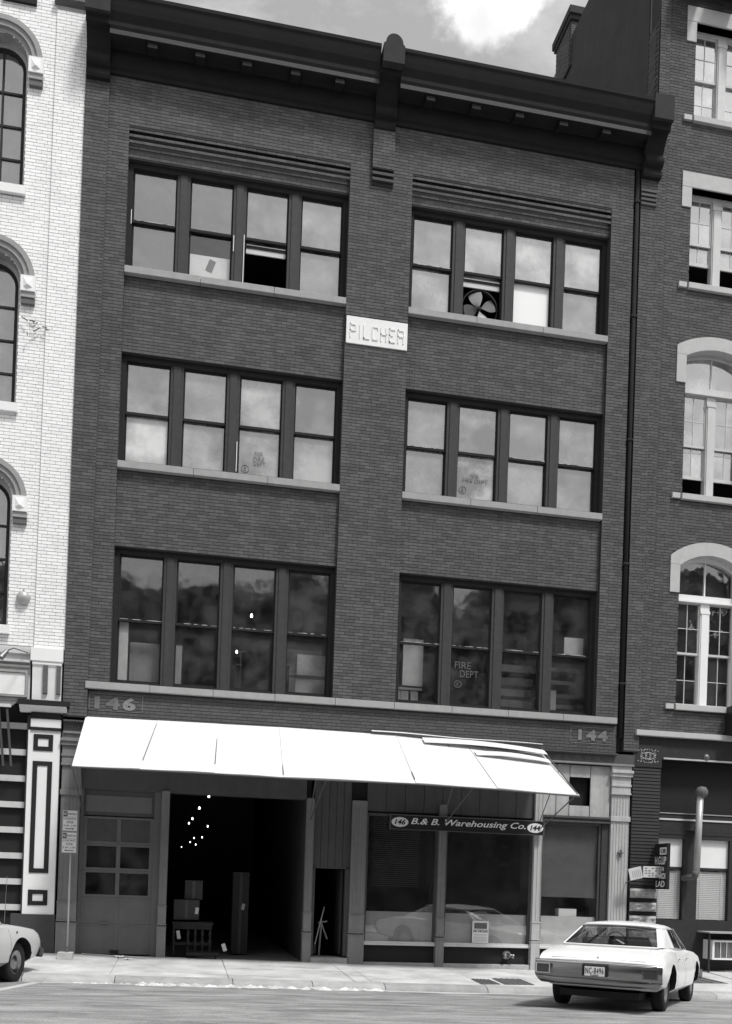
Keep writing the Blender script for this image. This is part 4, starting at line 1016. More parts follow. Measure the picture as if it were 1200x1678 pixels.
# pale notice boards tied across the pier
nb = thing('notice_board', 'pair of pale printed boards fixed end to end across the black pier', 'notice')
o1 = MB().box(0, .3, -.03, 0, 0, .26).build('panel', m_offw, nb); o1.location = (9.78, -.35, 2.1); o1.rotation_euler = (0, R(-14), 0)
for j in range(5):
    MB().box(.07+j*.045, .085+j*.045, -.034, -.03, .04, .2).build('print_line', m_stone, o1)
o2 = MB().box(0, .43, -.03, 0, 0, .25).build('panel', m_offw, nb); o2.location = (10.07, -.36, 2.18); o2.rotation_euler = (0, R(-1), 0)
for j in range(4):
    for i in range(5):
        MB().box(.04+i*.08, .09+i*.08, -.034, -.03, .03+j*.055, .03+j*.055+.02).build('print_line', m_mod, o2) if (i+j) % 4 else None
MB().tube((9.83, -.02, 2.05), (9.83, -.36, 2.12), .012, 6).tube((10.4, .0, 2.2), (10.4, -.36, 2.25), .012, 6).build('arm', m_steel, nb)
bx = thing('hook_bracket', 'small iron hook on the pale right iron column', 'hook'); MB().box(9.60, 9.72, -.1, -.03, 2.70, 2.73).tube((9.66, -.08, 2.62), (9.66, -.08, 2.78), .018, 6).build('hook', m_steel, bx)
pn = thing('leaning_panel', 'pale board leaning at the foot of the right iron column', 'board'); o = MB().box(9.45, 9.85, -.09, -.06, .06, .95).build('board', m_offw, pn)

# ================================================================ THINGS IN AND ON THE WAREHOUSE
# window fan, 4th floor
fn = thing('window_fan', 'large round exhaust fan standing in an open fourth floor window', 'fan', (6.10, .42, 14.72))
rr = .40
MB().lathe([(rr, -.06), (rr+.02, -.06), (rr+.02, .06), (rr, .06), (rr, -.06)], (0,0,0), 'y', 32).build('rim', m_dark, fn, smooth=True)
hb = MB().lathe([(.001, -.06), (.05, -.05), (.06, 0), (.06, .05)], (0,0,0), 'y', 16).build('hub', m_darker, fn, smooth=True)
for k in range(4):
    t0 = k*math.pi/2+.35; s = MB(); rows_ = []
    for i in range(7):
        r_ = .06+(rr-.09)*i/6; wd = .55+.6*math.sin(math.pi*min(1, .2+i/9)); rows_.append([(r_*math.cos(t0+u*wd), -.03+.06*u, r_*math.sin(t0+u*wd)) for u in (-.5, -.2, .2, .5)])
    s.grid(rows_).build('blade', (m_mod, m_stone, m_mod, m_galv)[k], fn, smooth=True)  # unequal blade greys paint the light: lower blade bright, others dull
# papers and boards seen through panes (each rests inside the room)
def flat(name, x0_, x1_, y, z0_, z1_, m, label, cat, lean=0.0):
    o = MB().box(x0_, x1_, 0, .012, 0, z1_-z0_).build(name, m); o.location = (0, y, z0_); o.rotation_euler = (R(lean), 0, 0); tag(o, label, cat); return o
x = panex(0, 1)
pb = thing('paper_sheet', 'white paper sheet with a tilted dark slip in the upper left window row', 'paper', (0, .38, 0)); MB().box(x+.03, x+.88, 0, .01, 14.4, 14.98).build('sheet', m_paper, pb)
o = MB().box(-.07, .07, -.006, 0, -.13, .13).build('slip', m_mod, pb); o.location = (x+.47, 0, 14.78); o.rotation_euler = (0, R(20), 0)
x = panex(1, 2); flat('white_board', x+.03, x+.87, .345, 14.42, 15.53, mat('fresh white board', .85, .5, .02, 2), 'blank white board filling a lower pane of the top right windows', 'board')
x = panex(1, 0); flat('pale_card', x+.03, x+.36, .5, 15.75, 16.35, m_paper, 'pale card behind the first top floor pane of the right bay', 'card')
x = panex(0, 0); flat('torn_paper', x+.02, x+.22, .37, 5.85, 7.1, m_paper, 'torn pale paper strip at the left of the second floor windows', 'paper'); flat('grey_board', x+.25, x+.88, .6, 5.8, 6.75, m_grey, 'grey panel behind the first second floor window', 'panel')
x = panex(0, 1); flat('paper_strip', x+.0, x+.16, .37, 5.85, 6.7, m_grey, 'narrow grey paper strip inside the second window of the second floor', 'paper'); 
x = panex(0, 3); t = thing('window_sash_panel', 'pale glazed door leaf leaning inside the fourth second floor window', 'door', (0, .75, 0))
MB().box(x+.3, x+.92, 0, .03, 6.35, 6.8).build('panel', m_offw, t); MB().box(x+.28, x+.92, 0, .03, 5.6, 6.28).build('panel', m_offw, t); MB().box(x+.02, x+.95, -.02, .0, 6.28, 6.33).build('rail', m_mod, t); flat('dark_box', x+.03, x+.12, .6, 5.7, 6.5, m_dark, 'dark upright box beside the pale door leaf upstairs', 'box')
flat('grey_sheet', x+.0, x+.9, 1.2, 5.5, 7.0, m_grey, 'large grey sheet standing behind the pale door leaf upstairs', 'panel')
x = panex(1, 0); t = thing('pale_door', 'pale upright door slab behind the first window of the right second floor bay', 'door', (0, .8, 0))
MB().box(x+.22, x+.68, 0, .03, 6.3, 7.35).build('slab', m_paper, t); MB().box(x+.02, x+.68, -.02, 0, 6.2, 6.25).build('rail', m_offw, t)
for a in (.02, .2, .42): MB().box(x+a, x+a+.17, 0, .03, 5.5, 6.18).build('panel', m_offw if a else m_mod, t)
x = panex(1, 3); t = thing('stacked_crates', 'stack of pale slatted crates behind the last right second floor window', 'crate', (0, .7, 0))
for i, z in enumerate((5.75, 6.0, 6.25, 6.55, 6.85)): MB().box(x-.1, x+.88-.1*(i % 2), 0, .5, z, z+.09).build('slat', m_mod, t)
MB().box(x+.0, x+.3, -.05, 0, 5.6, 6.4).build('frame', m_grey, t)
flat('pale_carton', x+.4, x+.86, .5, 7.18, 7.6, m_paper, 'pale square carton behind the last right second floor upper pane', 'carton')
x = panex(1, 2); t = thing('plank_pile', 'pile of grey planks behind the third window of the right second floor', 'planks', (0, .65, 0))
for i, z in enumerate((5.7, 5.95, 6.2, 6.45, 6.75)): MB().box(x-.05, x+.86+.03*(i % 2), 0, .3, z, z+.16).build('plank', m_mod, t)
flat('third_floor_paper', panex(1, 0)+.25, panex(1, 0)+.55, .5, 10.4, 11.3, m_paper, 'pale crumpled paper behind the first lower pane of the third floor right bay', 'paper')
def bulb(x, y, z, label, drop=.5, r_=.035):
    t = thing('light_bulb', label, 'light bulb', (x, y, z), group='bare lit bulbs'); MB().lathe([(.001, -r_*1.2), (r_*.7, -r_), (r_, 0), (r_*.7, r_*.8), (r_*.35, r_*1.5), (.001, r_*1.6)], (0,0,0), 'z', 12).build('glass', m_bulb, t, smooth=True)
    MB().tube((0,0,r_*1.5), (0,0,r_*1.5+drop), .006, 5).build('flex', m_darker, t)
bl = [(.61, 3.83, 3.6, 'highest and largest bare bulb in the open loading bay'), (.41, 3.60, 4.6, 'second bulb down the left row in the loading bay'), (.25, 3.36, 5.2, 'third bulb down the left row in the loading bay'), (.17, 3.26, 5.6, 'fourth bulb down the left row, a step below the third'),
      (.67, 3.22, 6, 'bulb on the right, level with the left row end'), (.33, 2.93, 7, 'middle bulb of the lower cluster in the loading bay'), (.57, 3.0, 8, 'rightmost bulb of the lower cluster in the loading bay'), (.24, 2.85, 8, 'small bulb left in the lower cluster of the loading bay'), (.41, 2.82, 9, 'lowest right bulb of the lower cluster in the bay'), (0.0, 2.76, 10, 'faintest bulb farthest left and lowest in the bay')]
for i, (x, z, y, lab) in enumerate(bl): bulb(x, y, z, lab, r_=(.026, .024, .021, .019, .018, .014, .016, .014, .015, .012)[i])
bulb(1.33, 1.0, 7.62, 'single bulb glowing behind a second floor upper pane', r_=.03); bulb(1.03, .9, 6.78, 'bulb on the stand behind the third second floor window', drop=.02, r_=.026); bulb(4.55, .9, 7.15, 'small bulb behind the first right bay second floor window', r_=.022)
sd_ = thing('lamp_stand', 'thin metal lamp stand inside the third second floor window', 'stand', (1.12, .9, 5.3)); MB().tube((0,0,0), (0,0,1.5), .012, 6).tube((-.1, 0, 1.48), (.14, 0, 1.5), .01, 6).tube((-.08, 0, 1.2), (.05, 0, 1.2), .01, 6).build('pole', m_steel, sd_)
# loading bay contents
def carton(x0_, x1_, y0_, y1_, z0_, z1_, label, tagp=None, m=m_card):
    t = thing('carton', label, 'box', ((x0_+x1_)/2, y0_, z0_)); w_ = (x1_-x0_)/2
    MB().box(-w_, w_, 0, y1_-y0_, 0, z1_-z0_).build('box', m, t, bevel=.008); MB().box(-.03, .03, -.003, 0, 0.01, z1_-z0_-.01).build('tape', m_mod, t)
    if tagp: o = MB().box(-.035, .035, -.006, -.002, -.07, .07).build('tag', m_paper, t); o.location = (tagp[0], 0, tagp[1]); o.rotation_euler = (0, R(tagp[2]), 0)
    return t
zf = .15
carton(-.12, .42, .75, 1.3, .93, 1.36, 'brown carton resting on a low cabinet beside the left bay column', (.22, .2, 6))
carton(.10, .48, .85, 1.3, 1.365, 1.78, 'smaller brown carton on top of the stacked pair in the bay')
cbt = thing('bench_chest', 'low dark turned-leg chest with a curved top inside the loading bay', 'chest', (0, .55, 0)); s = MB(); s.box(-.14, .72, 0, .7, .84, .89); s.box(-.1, .68, .04, .66, .4, .46); s.box(-.12, .7, 0, .7, .74, .84); s.build('body', m_dark, cbt)
for x in (-.1, .2, .35, .5, .66):
    MB().lathe([(.02, .18), (.035, .25), (.02, .32), (.04, .45), (.02, .55), (.035, .65), (.02, .75)], (x, .04, 0), 'z', 8).build('turned_leg', m_mull, cbt)
o = MB().box(-.035, .035, -.006, -.002, -.09, .09).build('tag', m_paper, cbt); o.location = (0.0, 0, .62); o.rotation_euler = (0, R(-10), 0)
dl = thing('dolly', 'low dark wheeled dolly standing at the mouth of the loading bay', 'dolly', (.45, -.1, zbase(.4))); s = MB().box(-.28, .38, -.05, .5, .07, .12); s.build('deck', m_darker, dl)
for a, b in ((-.22, 0), (.3, 0), (-.22, .42), (.3, .42)): MB().tube((a, b, .035), (a+.03, b, .035), .035, 10).build('wheel', m_rubber, dl)
o = MB().box(-.04, .04, -.005, 0, -.08, .08).build('tag', m_paper, dl); o.location = (.5, .3, .22); o.rotation_euler = (0, R(-18), 0)
carton(1.18, 1.55, 1.9, 2.4, .13, 2.0, 'tall narrow brown carton standing upright in the bay', (.06, 1.08, 12))
# broom and sawhorse in the small doorway
br = thing('broom', 'broom with a pale handle leaning inside the narrow doorway', 'broom'); MB().tube((2.88, .3, .5), (3.08, .45, 1.3), .014, 6).build('handle', m_board, br); MB().tube((2.88, .3, .5), (2.84, .28, .3), .03, 6, .06).build('bristles', m_mull, br)
tr_ = thing('trestle', 'small wooden trestle inside the narrow doorway', 'trestle'); MB().tube((3.0, .5, .25), (3.04, .5, 1.0), .02, 5).tube((3.18, .55, .6), (3.02, .5, .98), .018, 5).tube((2.96, .5, .95), (3.16, .5, .99), .016, 5).build('legs', m_grey, tr_)
# poster box in shop window 2
po = thing('window_poster', 'pale printed placard ON THE FLAG standing in the shop window', 'poster', (0, .065, 0))
MB().box(6.31, 6.68, -.01, .0, .62, 1.1).build('card', m_paper, po); MB().box(6.35, 6.64, -.014, -.01, .93, 1.06).build('picture', m_mod, po); text('lettering', 'ON THE FLAG', 6.33, 6.66, .85, .91, -.01, m_darker, po, bold=.02)
for z in (.66, .7, .74, .79): MB().box(6.34, 6.65, -.013, -.01, z, z+.012).build('print_line', m_stone, po)
cx_ = thing('white_box', 'white box on the ledge behind the right shop window', 'box'); MB().box(8.36, 8.78, .22, .45, 1.25, 1.42).build('box', m_paper, cx_)
MB().box(8.2, 9.2, .19, .6, 1.2, 1.245).build('window_ledge', m_int2, B)
# fire department inlet
fd = thing('fire_inlet', 'twin brass fire department inlet on the dark kick panel', 'standpipe', (7.12, .1, .37))
MB().lathe([(.09, 0), (.1, -.02), (.06, -.05), (.05, -.09)], (0,0,0), 'y', 18).build('flange', m_galv, fd, smooth=True)
for sx in (-1, 1): MB().tube((0, -.06, 0), (sx*.09, -.17, -.02), .04, 12).tube((sx*.08, -.16, -.018), (sx*.11, -.2, -.025), .05, 12).build('outlet', m_chromed, fd, smooth=True)
# parking signs on a pole in a concrete block
pk = thing('parking_sign', 'pole with two stacked loading zone signs in a concrete foot', 'sign', (-2.13, -.9, 0))
zf = zside(-2.13, -.9)
MB().box(-.14, .14, -.14, .14, zf-.01, zf+.13).build('foot', m_conc, pk, bevel=.01); MB().tube((.03, 0, zf+.1), (.03, 0, 2.3), .018, 8).build('pole', m_galv, pk, smooth=True)
MB().tube((.03, 0, zf+.13), (.03, 0, zf+.24), .026, 8).build('sleeve', m_steel, pk)
for z0 in (2.23, 2.65):
    s = MB().box(-.145, .145, -.03, -.022, z0, z0+.41).build('sign_plate', m_stone, pk, bevel=.004)
    MB().box(-.13, .13, -.033, -.03, z0+.015, z0+.395).build('sign_face', m_signw, pk)
    MB().box(-.125, -.05, -.036, -.033, z0+.29, z0+.385).build('black_field', m_black, s); text('lettering', 'NO', -.12, -.055, z0+.31, z0+.365, -.036, m_signw, s, bold=.02, depth=.002)
    text('lettering', 'PARKING', -.045, .125, z0+.315, z0+.36, -.033, m_black, s, bold=.0, depth=.002)
    MB().box(-.13, .13, -.035, -.033, z0+.275, z0+.281).build('rule', m_black, s)
    text('lettering', 'LOADING', -.115, .115, z0+.225, z0+.262, -.033, m_black, s, depth=.002); text('lettering', 'ZONE', -.065, .065, z0+.155, z0+.2, -.033, m_black, s, depth=.002); text('lettering', '8 AM - 6 PM', -.115, .115, z0+.09, z0+.128, -.033, m_black, s, depth=.002)
    sg = 1 if z0 > 2.5 else -1
    MB().prism_y([(-.085*sg, z0+.045), (.05*sg, z0+.045), (.05*sg, z0+.035), (.09*sg, z0+.052), (.05*sg, z0+.069), (.05*sg, z0+.058), (-.085*sg, z0+.058)][::sg], -.036, -.033).build('arrow', m_black, s)
# litter on the pavement
def crumple(x, y, s_, lab):
    m = MB(); n = 5; rows_ = [[(x+(i/n-.5)*s_*random.uniform(.8, 1.2), y+(j/n-.5)*s_*.7, zside(x, y)+.012+random.uniform(0, .045)*s_*3) for j in range(n+1)] for i in range(n+1)]
    tag(m.grid(rows_).build('litter', m_paper), lab, 'litter')
crumple(-1.15, -.35, .2, 'crumpled white paper on the pavement by the garage door'); crumple(-.95, -.7, .16, 'flattened pale scrap on the pavement nearer the curb')
tag(MB().tube((-1.9, -.1, .23), (-.9, -.4, .21), .012, 5).tube((-.9, -.4, .21), (-.6, -.5, .2), .012, 5).build('hose', m_galv), 'thin pale hose lying on the pavement by the garage door', 'hose')

# ================================================================ CARS
def car_section(x):
    """half section of the body at station x from the rear bumper: list of (y, z)"""
    K = [ # x,   zbot, wr,  wl,   zm,  wm,   zs,  ws,   zt,  wt,  ztc
        (.10, .42, .70, .84, .56, .88, .70, .90, .745, .82, .765),
        (.16, .38, .74, .87, .58, .92, .74, .915, .79, .82, .812),
        (.40, .34, .76, .90, .60, .955, .79, .94, .86, .83, .885),
        (.90, .30, .78, .92, .62, .965, .85, .93, .945, .79, .965),
        (1.30, .27, .79, .93, .60, .965, .85, .925, .985, .80, 1.0),
        (1.80, .25, .80, .93, .58, .96, .82, .91, .975, .81, .99),
        (2.60, .25, .80, .92, .56, .95, .78, .90, .95, .81, .97),
        (3.40, .25, .80, .92, .57, .955, .80, .90, .945, .81, .97),
        (3.85, .26, .79, .93, .60, .96, .83, .91, .94, .76, .98),
        (4.30, .28, .77, .92, .62, .955, .84, .90, .925, .72, .965),
        (4.75, .32, .74, .88, .60, .92, .81, .88, .885, .70, .92),
        (4.93, .38, .70, .82, .58, .87, .77, .83, .83, .68, .85)]
    if x <= K[0][0]: k = K[0]
    elif x >= K[-1][0]: k = K[-1]
    else:
        for i in range(len(K)-1):
            if K[i][0] <= x <= K[i+1][0]:
                t = (x-K[i][0])/(K[i+1][0]-K[i][0]); a, b = K[i], K[i+1]; p = K[max(i-1, 0)]; q = K[min(i+2, len(K)-1)]
                def cr(j):
                    d = b[0]-a[0]; m1 = (b[j]-p[j])/(b[0]-p[0])*d if b[0] != p[0] else 0; m2 = (q[j]-a[j])/(q[0]-a[0])*d
                    return (2*t**3-3*t**2+1)*a[j]+(t**3-2*t**2+t)*m1+(-2*t**3+3*t**2)*b[j]+(t**3-t**2)*m2
                k = [cr(j) for j in range(11)]; break
    _, zb_, wr, wl, zm_, wm, zs, ws, zt_, wt, ztc = k
    return [(0, zb_), (wr*.6, zb_), (wr, zb_+.01), (wl, zb_+.09), ((wl+wm)/2+.008, (zb_+.09+zm_)/2), (wm, zm_), ((wm+ws)/2+.012, (zm_+zs)/2), (ws, zs), ((ws+wt)/2+.02, (zs+zt_)/2+.022), (wt, zt_), (wt*.72, zt_+(ztc-zt_)*.6), (wt*.36, ztc-.004), (0, ztc)]
def make_car(name, label, paint, group, plate=True):
    T = thing(name, label, 'car', group=group)
    st_ = [.10, .13, .16, .22, .3, .4]+[.5+.1*i for i in range(44)]+[4.85, 4.93]
    st_ = sorted(set(round(s, 3) for s in st_ if s <= 4.93)); rows_ = []
    for x in st_:
        h = car_section(x); rows_.append([(x, -y, z) for y, z in h]+[(x, y, z) for y, z in h[::-1][1:-1]]+[(x, -h[0][0], h[0][1])])
    s = MB(); n = len(rows_[0])
    for r_ in rows_: s.v += [tuple(p) for p in r_[:-1]]
    n -= 1
    for i in range(len(rows_)-1):
        for j in range(n): s.f.append((i*n+j, i*n+(j+1) % n, (i+1)*n+(j+1) % n, (i+1)*n+j))
    s.f.append(tuple(range(n))[::-1]); s.f.append(tuple((len(rows_)-1)*n+j for j in range(n)))
    body = s.build('body', paint, T, smooth=True); bm_ = body.data; bm_.materials.append(m_carint)
    for p in bm_.polygons:
        c = p.center
        if 1.05 < c.x < 3.78 and abs(c.y) < .77 and c.z > .9: p.material_index = 1
    # wheel wells
    for xc in (1.15, 4.10):
        for sg in (-1, 1):
            ct = MB().tube((0, 0, 0), (0, .42, 0), .40, 36); me = ct.mesh('cut', m_black)
            co = bpy.data.objects.new('cut', me); C.objects.link(co); co.location = (xc, sg*.62 if sg > 0 else -1.04, .345); co.parent = T
            mo = body.modifiers.new('well', 'BOOLEAN'); mo.operation = 'DIFFERENCE'; mo.object = co; mo.solver = 'EXACT'
    dg = bpy.context.evaluated_depsgraph_get(); dg.update(); me = bpy.data.meshes.new_from_object(body.evaluated_get(dg)); body.modifiers.clear(); body.data = me
    me.materials.append(m_black)
    for p in me.polygons:
        c = p.center
        for xc in (1.15, 4.10):
            if math.hypot(c.x-xc, c.z-.345) < .402 and .55 < abs(c.y) < .945: p.material_index = 2
    for o in [c for c in T.children if c.name.startswith('cut')]: bpy.data.objects.remove(o)
    me.polygons.foreach_set('use_smooth', [True]*len(me.polygons))
    try: me.set_sharp_from_angle(angle=R(34))
    except Exception: pass
    # greenhouse
    def roofz(x): 
        return 1.335-.055*((x-2.35)/.9)**2
    Bp = [(.98, .74, .985), (1.22, .80, .99), (2.02, .825, .975), (2.66, .825, .96), (3.56, .80, .955), (3.84, .68, .975)]
    Tp = [(1.66, .60, 1.285), (1.80, .65, 1.29), (2.08, .672, 1.298), (2.60, .677, 1.30), (2.98, .66, 1.29), (3.06, .605, 1.285)]
    for sg in (-1, 1):
        s = MB()
        q = lambda P: Vector((P[0], sg*P[1], P[2]))
        def face(a, b, c, d): s.quad(a, b, c, d) if sg < 0 else s.quad(d, c, b, a)
        face(q(Bp[0]), q(Bp[1]), q(Tp[1]), q(Tp[0])); face(q(Bp[1]), q(Bp[2]), q(Tp[2]), q(Tp[1]))
        face(q(Bp[4]), q(Bp[5]), q(Tp[5]), q(Tp[4]))
        s.build('pillar', paint, T, smooth=False)
        for k, (i, j) in enumerate(((2, 3), (3, 4))):
            b0, b1, t0, t1 = q(Bp[i]), q(Bp[j]), q(Tp[i]), q(Tp[j]); nrm = (b1-b0).cross(t0-b0).normalized()*(1 if sg < 0 else -1)
            ins = -nrm*.02*(-1 if nrm.y*sg < 0 else 1)
            g_ = MB().quad(b0+ins, b1+ins, t1+ins, t0+ins).build('side_window', gCar, T)
            fr_ = MB(); r_ = .014
            for a_, b_ in ((b0, b1), (b1, t1), (t1, t0), (t0, b0)): fr_.tube(a_, b_, r_, 6)
            fr_.build('window_frame', m_chrome if k == 0 else m_chrome, T)
    # rear and front glass, bowed
    def bow(Bq, Tq, dx, name):
        rows = []
        for i in range(5):
            v = i/4; row = []
            for j in range(13):
                u = j/12*2-1; row.append((Bq[0]+(Tq[0]-Bq[0])*v+dx*(1-u*u)*(1-.4*v), u*(Bq[1]+(Tq[1]-Bq[1])*v), Bq[2]+(Tq[2]-Bq[2])*v+.032*(1-u*u)*v))
            rows.append(row)
        MB().grid(rows).build(name, gCar, T, smooth=True)
        f = MB()
        for r_ in (rows[0], rows[-1]):
            for a_, b_ in zip(r_, r_[1:]): f.tube(a_, b_, .012, 6)
        for c_ in (0, -1): f.tube(rows[0][c_], rows[-1][c_], .012, 6)
        f.build('window_trim', paint if name == 'rear_window' else m_chrome, T)
    bow(Bp[0], Tp[0], -.10, 'rear_window'); bow(Bp[5], Tp[5], .16, 'windshield')
    # roof skin
    rows = []
    for i in range(13):
        t = i/12; x = 1.62+(3.10-1.62)*t
        if x < 1.80: w_ = .585+.06*(x-1.62)/.18
        elif x > 2.98: w_ = .66-.06*(x-2.98)/.12
        else: w_ = .648+.03*math.sin(math.pi*(x-1.8)/1.18)
        row = []
        for j in range(13):
            u = j/12*2-1; bx_ = (-.10*.6 if t < .5 else .16*.6)*(1-u*u)*max(0, abs(t-.5)*2-.6)/.4
            row.append((x+bx_, u*(w_+.012), 1.292+.07*(1-u*u)**.8*(1-.8*(2*t-1)**2)+(.014 if abs(u) < .99 else -.012)*(1 if .02 < t < .98 else .3)))
        rows.append(row)
    rf = MB().grid(rows).build('roof', paint, T, smooth=True); so = rf.modifiers.new('thick', 'SOLIDIFY'); so.thickness = .022; so.offset = -1
    # seats and wheel inside
    s = MB(); s.box(1.62, 1.8, -.6, .6, .9, 1.10); s.box(2.6, 2.76, -.62, .62, .9, 1.13); s.build('seat_back', m_carint, T, bevel=.03)
    MB().lathe([(.17, 0), (.185, .01), (.17, .02)], (3.2, .36, 1.02), 'x', 20).build('steering_wheel', m_black, T)
    # bumper with tail lamps set in its ends
    def bump(xo, z0, z1, name, m, front=False):
        rows = []
        for i in range(25):
            u = i/24*2-1; y = u*.955; cv = .10*abs(u)**6+.02*u*u; pr = [(0, z0), (-.05, z0+.02), (-.075, (z0+z1)/2), (-.06, z1-.035), (-.045, z1), (.04, z1)]
            rows.append([(xo+(p+cv if not front else -p-cv), y, z) for p, z in pr])
        return MB().grid(rows if front else rows[::-1]).build(name, m, T, smooth=True)
    bump(.06, .48, .735, 'rear_bumper', m_chromed); bump(4.94, .40, .58, 'front_bumper', m_chrome, True)
    rows = []
    for i in range(25):                         # bright top bead of the bumper
        u = i/24*2-1; cv = .10*abs(u)**6+.02*u*u; rows.append([(.06+p+cv, u*.955, z) for p, z in ((-.052, .705), (-.072, .712), (-.070, .735), (-.03, .745))])
    MB().grid(rows[::-1]).build('bumper_bead', m_chrome, T, smooth=True)
    rows = []
    for i in range(25):
        u = i/24*2-1; cv = .10*abs(u)**6+.02*u*u; w_ = .955-.0*u
        rows.append([(.06+p+cv, u*wd_, z) for p, z, wd_ in ((.16, .375, .86), (.06, .385, .88), (.0, .42, .91), (-.01, .46, .94), (-.0, .482, .955))])
    MB().grid(rows[::-1]).build('rear_valance', m_chromed, T, smooth=True)
    for sg in (-1, 1):
        y0_, y1_ = sorted((sg*.69, sg*.90))
        rows = [[(-.022+.06+.10*abs(y/.955)**6-.065, y, z) for z in (.58, .66, .74)] for y in [y0_+(y1_-y0_)*k/6 for k in range(7)]]
        MB().box(-.035, .03, y0_+.005, y1_-.015, .545, .672).build('tail_light', m_lens, T, bevel=.01)
        f = MB(); f.box(-.04, .03, y0_-.012, y0_+.005, .532, .686); f.box(-.04, .03, y1_-.02, y1_-.0, .532, .686); f.box(-.04, .03, y0_+.005, y1_-.02, .672, .686); f.box(-.04, .03, y0_+.005, y1_-.02, .532, .545); f.build('lamp_bezel', m_chrome, T)
        f = MB()
        for k in range(7): f.box(.18, .19, sg*.93-.01, sg*.93+.012, .53+k*.03, .542+k*.03)
        f.build('side_marker', m_stone, T)
        MB().box(4.90, 4.965, *sorted((sg*.52, sg*.8)), .62, .78).build('headlight', m_galv, T, bevel=.02)
    MB().box(4.9, 4.955, -.5, .5, .62, .78).build('grille', m_black, T)
    if plate:
        MB().box(-.045, -.01, -.19, .19, .53, .70).build('plate_recess', m_black, T)
        p = MB().box(-.055, -.046, -.148, .148, .535, .675).build('license_plate', m_signw, T)
        text('plate_number', 'NC-8496', -.135, .135, .57, .66, 0, m_darker, p, O=Vector((-.056, 0, 0)), U=Vector((0, -1, 0)), V=Vector((0, 0, 1)), bold=.0, depth=.003, spacing=1.15)
        text('plate_legend', 'TENNESSEE', -.06, .06, .542, .557, 0, m_darker, p, O=Vector((-.056, 0, 0)), U=Vector((0, -1, 0)), V=Vector((0, 0, 1)), depth=.003)
    # door seams, handles, lower sill trim on the body side
    def side(x, z):
        h = car_section(x); 
        for (y0_, z0_), (y1_, z1_) in zip(h, h[1:]):
            if z0_ <= z <= z1_ and z1_ > z0_: return y0_+(y1_-y0_)*(z-z0_)/(z1_-z0_)
        return h[7][0]
    for sg in (-1, 1):
        for xs, slant in ((1.72, .25), (2.66, 0), (3.72, 0)):
            s = MB(); pts = [(xs+(slant*max(0, .6-z) if xs > 2 else (-.0 if z > .75 else .0)), z) for z in [.36+.05*k for k in range(12)]]
            for (xa, za), (xb, zb_) in zip(pts, pts[1:]): s.tube((xa, sg*(side(xa, za)-.001), za), (xb, sg*(side(xb, zb_)-.001), zb_), .0035, 4)
            s.build('door_seam', m_darker, T)
        for xh in (1.86, 2.84): 
            y_ = sg*(side(xh, .80)+.018); MB().box(xh, xh+.13, y_-.008, y_+.008, .792, .815).build('door_handle', m_chrome, T, bevel=.004)
    s = MB(); 
    for k in range(20):                          # trunk lid seam
        pass
    s.tube((.13, -.70, .785), (.13, .70, .785), .004, 4); s.tube((.13, -.70, .785), (.85, -.66, .955), .0035, 4); s.tube((.13, .70, .785), (.85, .66, .955), .0035, 4); s.build('trunk_seam', m_stone, T)
    MB().tube((.16, 0, .808), (.13, 0, .80), .014, 8).build('trunk_lock', m_chrome, T)
    MB().box(.3, 4.6, -.6, .6, .2, .3).build('underbody', m_black, T)
    # wheels
    for xc in (1.15, 4.10):
        for sg in (-1, 1):
            wh = bpy.data.objects.new('wheel', None); C.objects.link(wh); wh.parent = T; wh.location = (xc, sg*.765, .335); wh.rotation_euler = (0, 0, 0 if sg < 0 else math.pi)
            MB().lathe([(.2, -.095), (.29, -.1), (.325, -.085), (.335, -.05), (.335, .05), (.325, .085), (.29, .1), (.2, .095)], (0,0,0), 'y', 36).build('tyre', m_rubber, wh, smooth=True)
            MB().lathe([(.001, -.085), (.05, -.085), (.07, -.07), (.13, -.06), (.16, -.075), (.185, -.09), (.2, -.09), (.205, -.07), (.2, .05)], (0,0,0), 'y', 36).build('hub_cap', m_chromed, wh, smooth=True)
            MB().lathe([(.2, .0), (.001, .0)], (0,0,0), 'y', 20).build('wheel_disc', m_black, wh)
    return T
car1 = make_car('parked_car', 'white four door sedan plated NC-8496 parked nose in at the right', m_carwhite, 'cars parked at the curb')
hd = R(90-36.5)
def place(T, xr, yr, zr, zf_, h):                 # rear axle centre on the road, nose dropping to the gutter
    p = math.atan2(zr-zf_, 2.95); T.rotation_mode = 'XYZ'; T.rotation_euler = (0, p, h); c = Vector((math.cos(h)*1.15, math.sin(h)*1.15, -math.sin(p)*1.15)); T.location = Vector((xr, yr, zr))-c
place(car1, 6.79, -5.93, .0, -.115, hd)
car2 = dup(car1, label='pale grey sedan cut off at the left edge, nose towards the curb')
for ch in car2.children:
    if ch.type == 'MESH' and ch.data.materials and ch.data.materials[0] == m_carwhite:
        me = ch.data.copy(); me.materials[0] = m_cargrey; ch.data = me
place(car2, -4.36, -6.05, .135, .01, R(90-18))
at = thing('car_antenna', 'thin upright whip antenna on the grey car fender', 'antenna', (0,0,0)) if False else None
an = MB().tube((3.9, -.72, .9), (3.9, -.72, 1.75), .006, 5, .003).build('antenna', m_chrome, car2)
bd = MB().tube((3.95, -.915, .83), (3.95, -.93, .83), .02, 6).build('fender_badge', m_steel, car2)
pp = thing('paper_on_shelf', 'white folded paper lying behind the rear window of the sedan', 'paper', (0, 0, 0)); o = MB().grid([[(-.12, -.1, 0), (-.12, .1, 0)], [(0, -.1, .06), (0, .1, .07)], [(.12, -.1, 0), (.12, .1, .0)]]).build('sheet', m_paper, pp); 
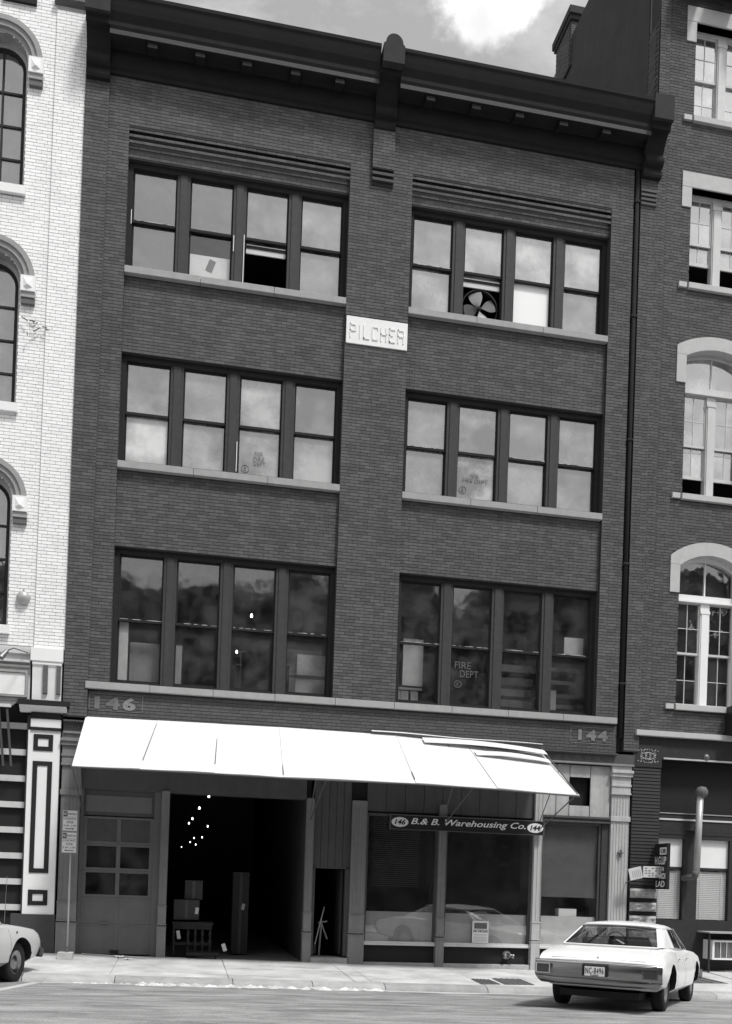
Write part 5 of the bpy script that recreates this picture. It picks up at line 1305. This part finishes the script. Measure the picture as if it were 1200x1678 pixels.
mwc = Matrix.Translation(car1.location) @ car1.rotation_euler.to_matrix().to_4x4(); pp.location = mwc @ Vector((1.25, -.05, 1.02)); pp.rotation_euler = (0, 0, hd+R(90))

# ================================================================ ACROSS THE STREET (seen only in the reflections)
ob = thing('opposite_building', 'plain dark building across the street mirrored in the lower windows', 'building')
MB().box(-30, 34, -46, -36, -1, 13).build('wall', m_tar, ob)
for j in range(3):
    for i in range(16): MB().box(-28+i*3.9, -26.6+i*3.9, -35.99, -35.96, 1.5+j*4, 3.9+j*4).build('window', m_black, ob)
def tree(x, y, h, r_, lab, seed):
    rn = random.Random(seed); t = thing('street_tree', lab, 'tree', (x, y, -.1), group='trees across the street')
    s = MB().tube((0,0,0), (0,0,h*.45), .3, 8, .2)
    for k in range(7): a = k*.9; s.tube((0,0,h*.4), (math.cos(a)*r_*.55, math.sin(a)*r_*.55, h*(.6+.04*k)), .12, 5, .03)
    s.build('trunk', m_bark, t)
    m = MB(); bl_ = [(rn.uniform(-1, 1)*r_*.85, rn.uniform(-.5, .5)*r_, h*.58+rn.uniform(-.36, .36)*h, rn.uniform(.25, .45)*r_) for _ in range(60)]
    for i in range(13000):
        b = rn.choice(bl_); d = Vector((rn.gauss(0, 1), rn.gauss(0, 1), rn.gauss(0, 1))).normalized()*b[3]*rn.uniform(.5, 1.05); p = Vector(b[:3])+d; p.z = min(p.z, h*1.0+rn.uniform(-.5, .2))
        u = Vector((rn.gauss(0, 1), rn.gauss(0, 1), rn.gauss(0, 1))).normalized()*.27; v = u.orthogonal().normalized()*.2; m.quad(p-u, p-v, p+u, p+v)
    m.build('crown', m_leaf, t)
for i, (x, h) in enumerate(((-14, 18.0), (-8, 17.2), (-2.5, 17.6), (2.5, 17.4), (8, 18.6), (13.5, 18.8), (19, 19.2), (24.5, 19.8), (30, 20.2))):
    tree(x, -30-(i % 3)*.8, h, 4.2, 'leafy tree across the street, ' + ('farthest left', 'second from the left', 'third from the left', 'fourth from the left', 'middle one mirrored in the right bay', 'fourth from the right', 'third from the right', 'second from the right', 'farthest right')[i] + ' of the row', i+1)
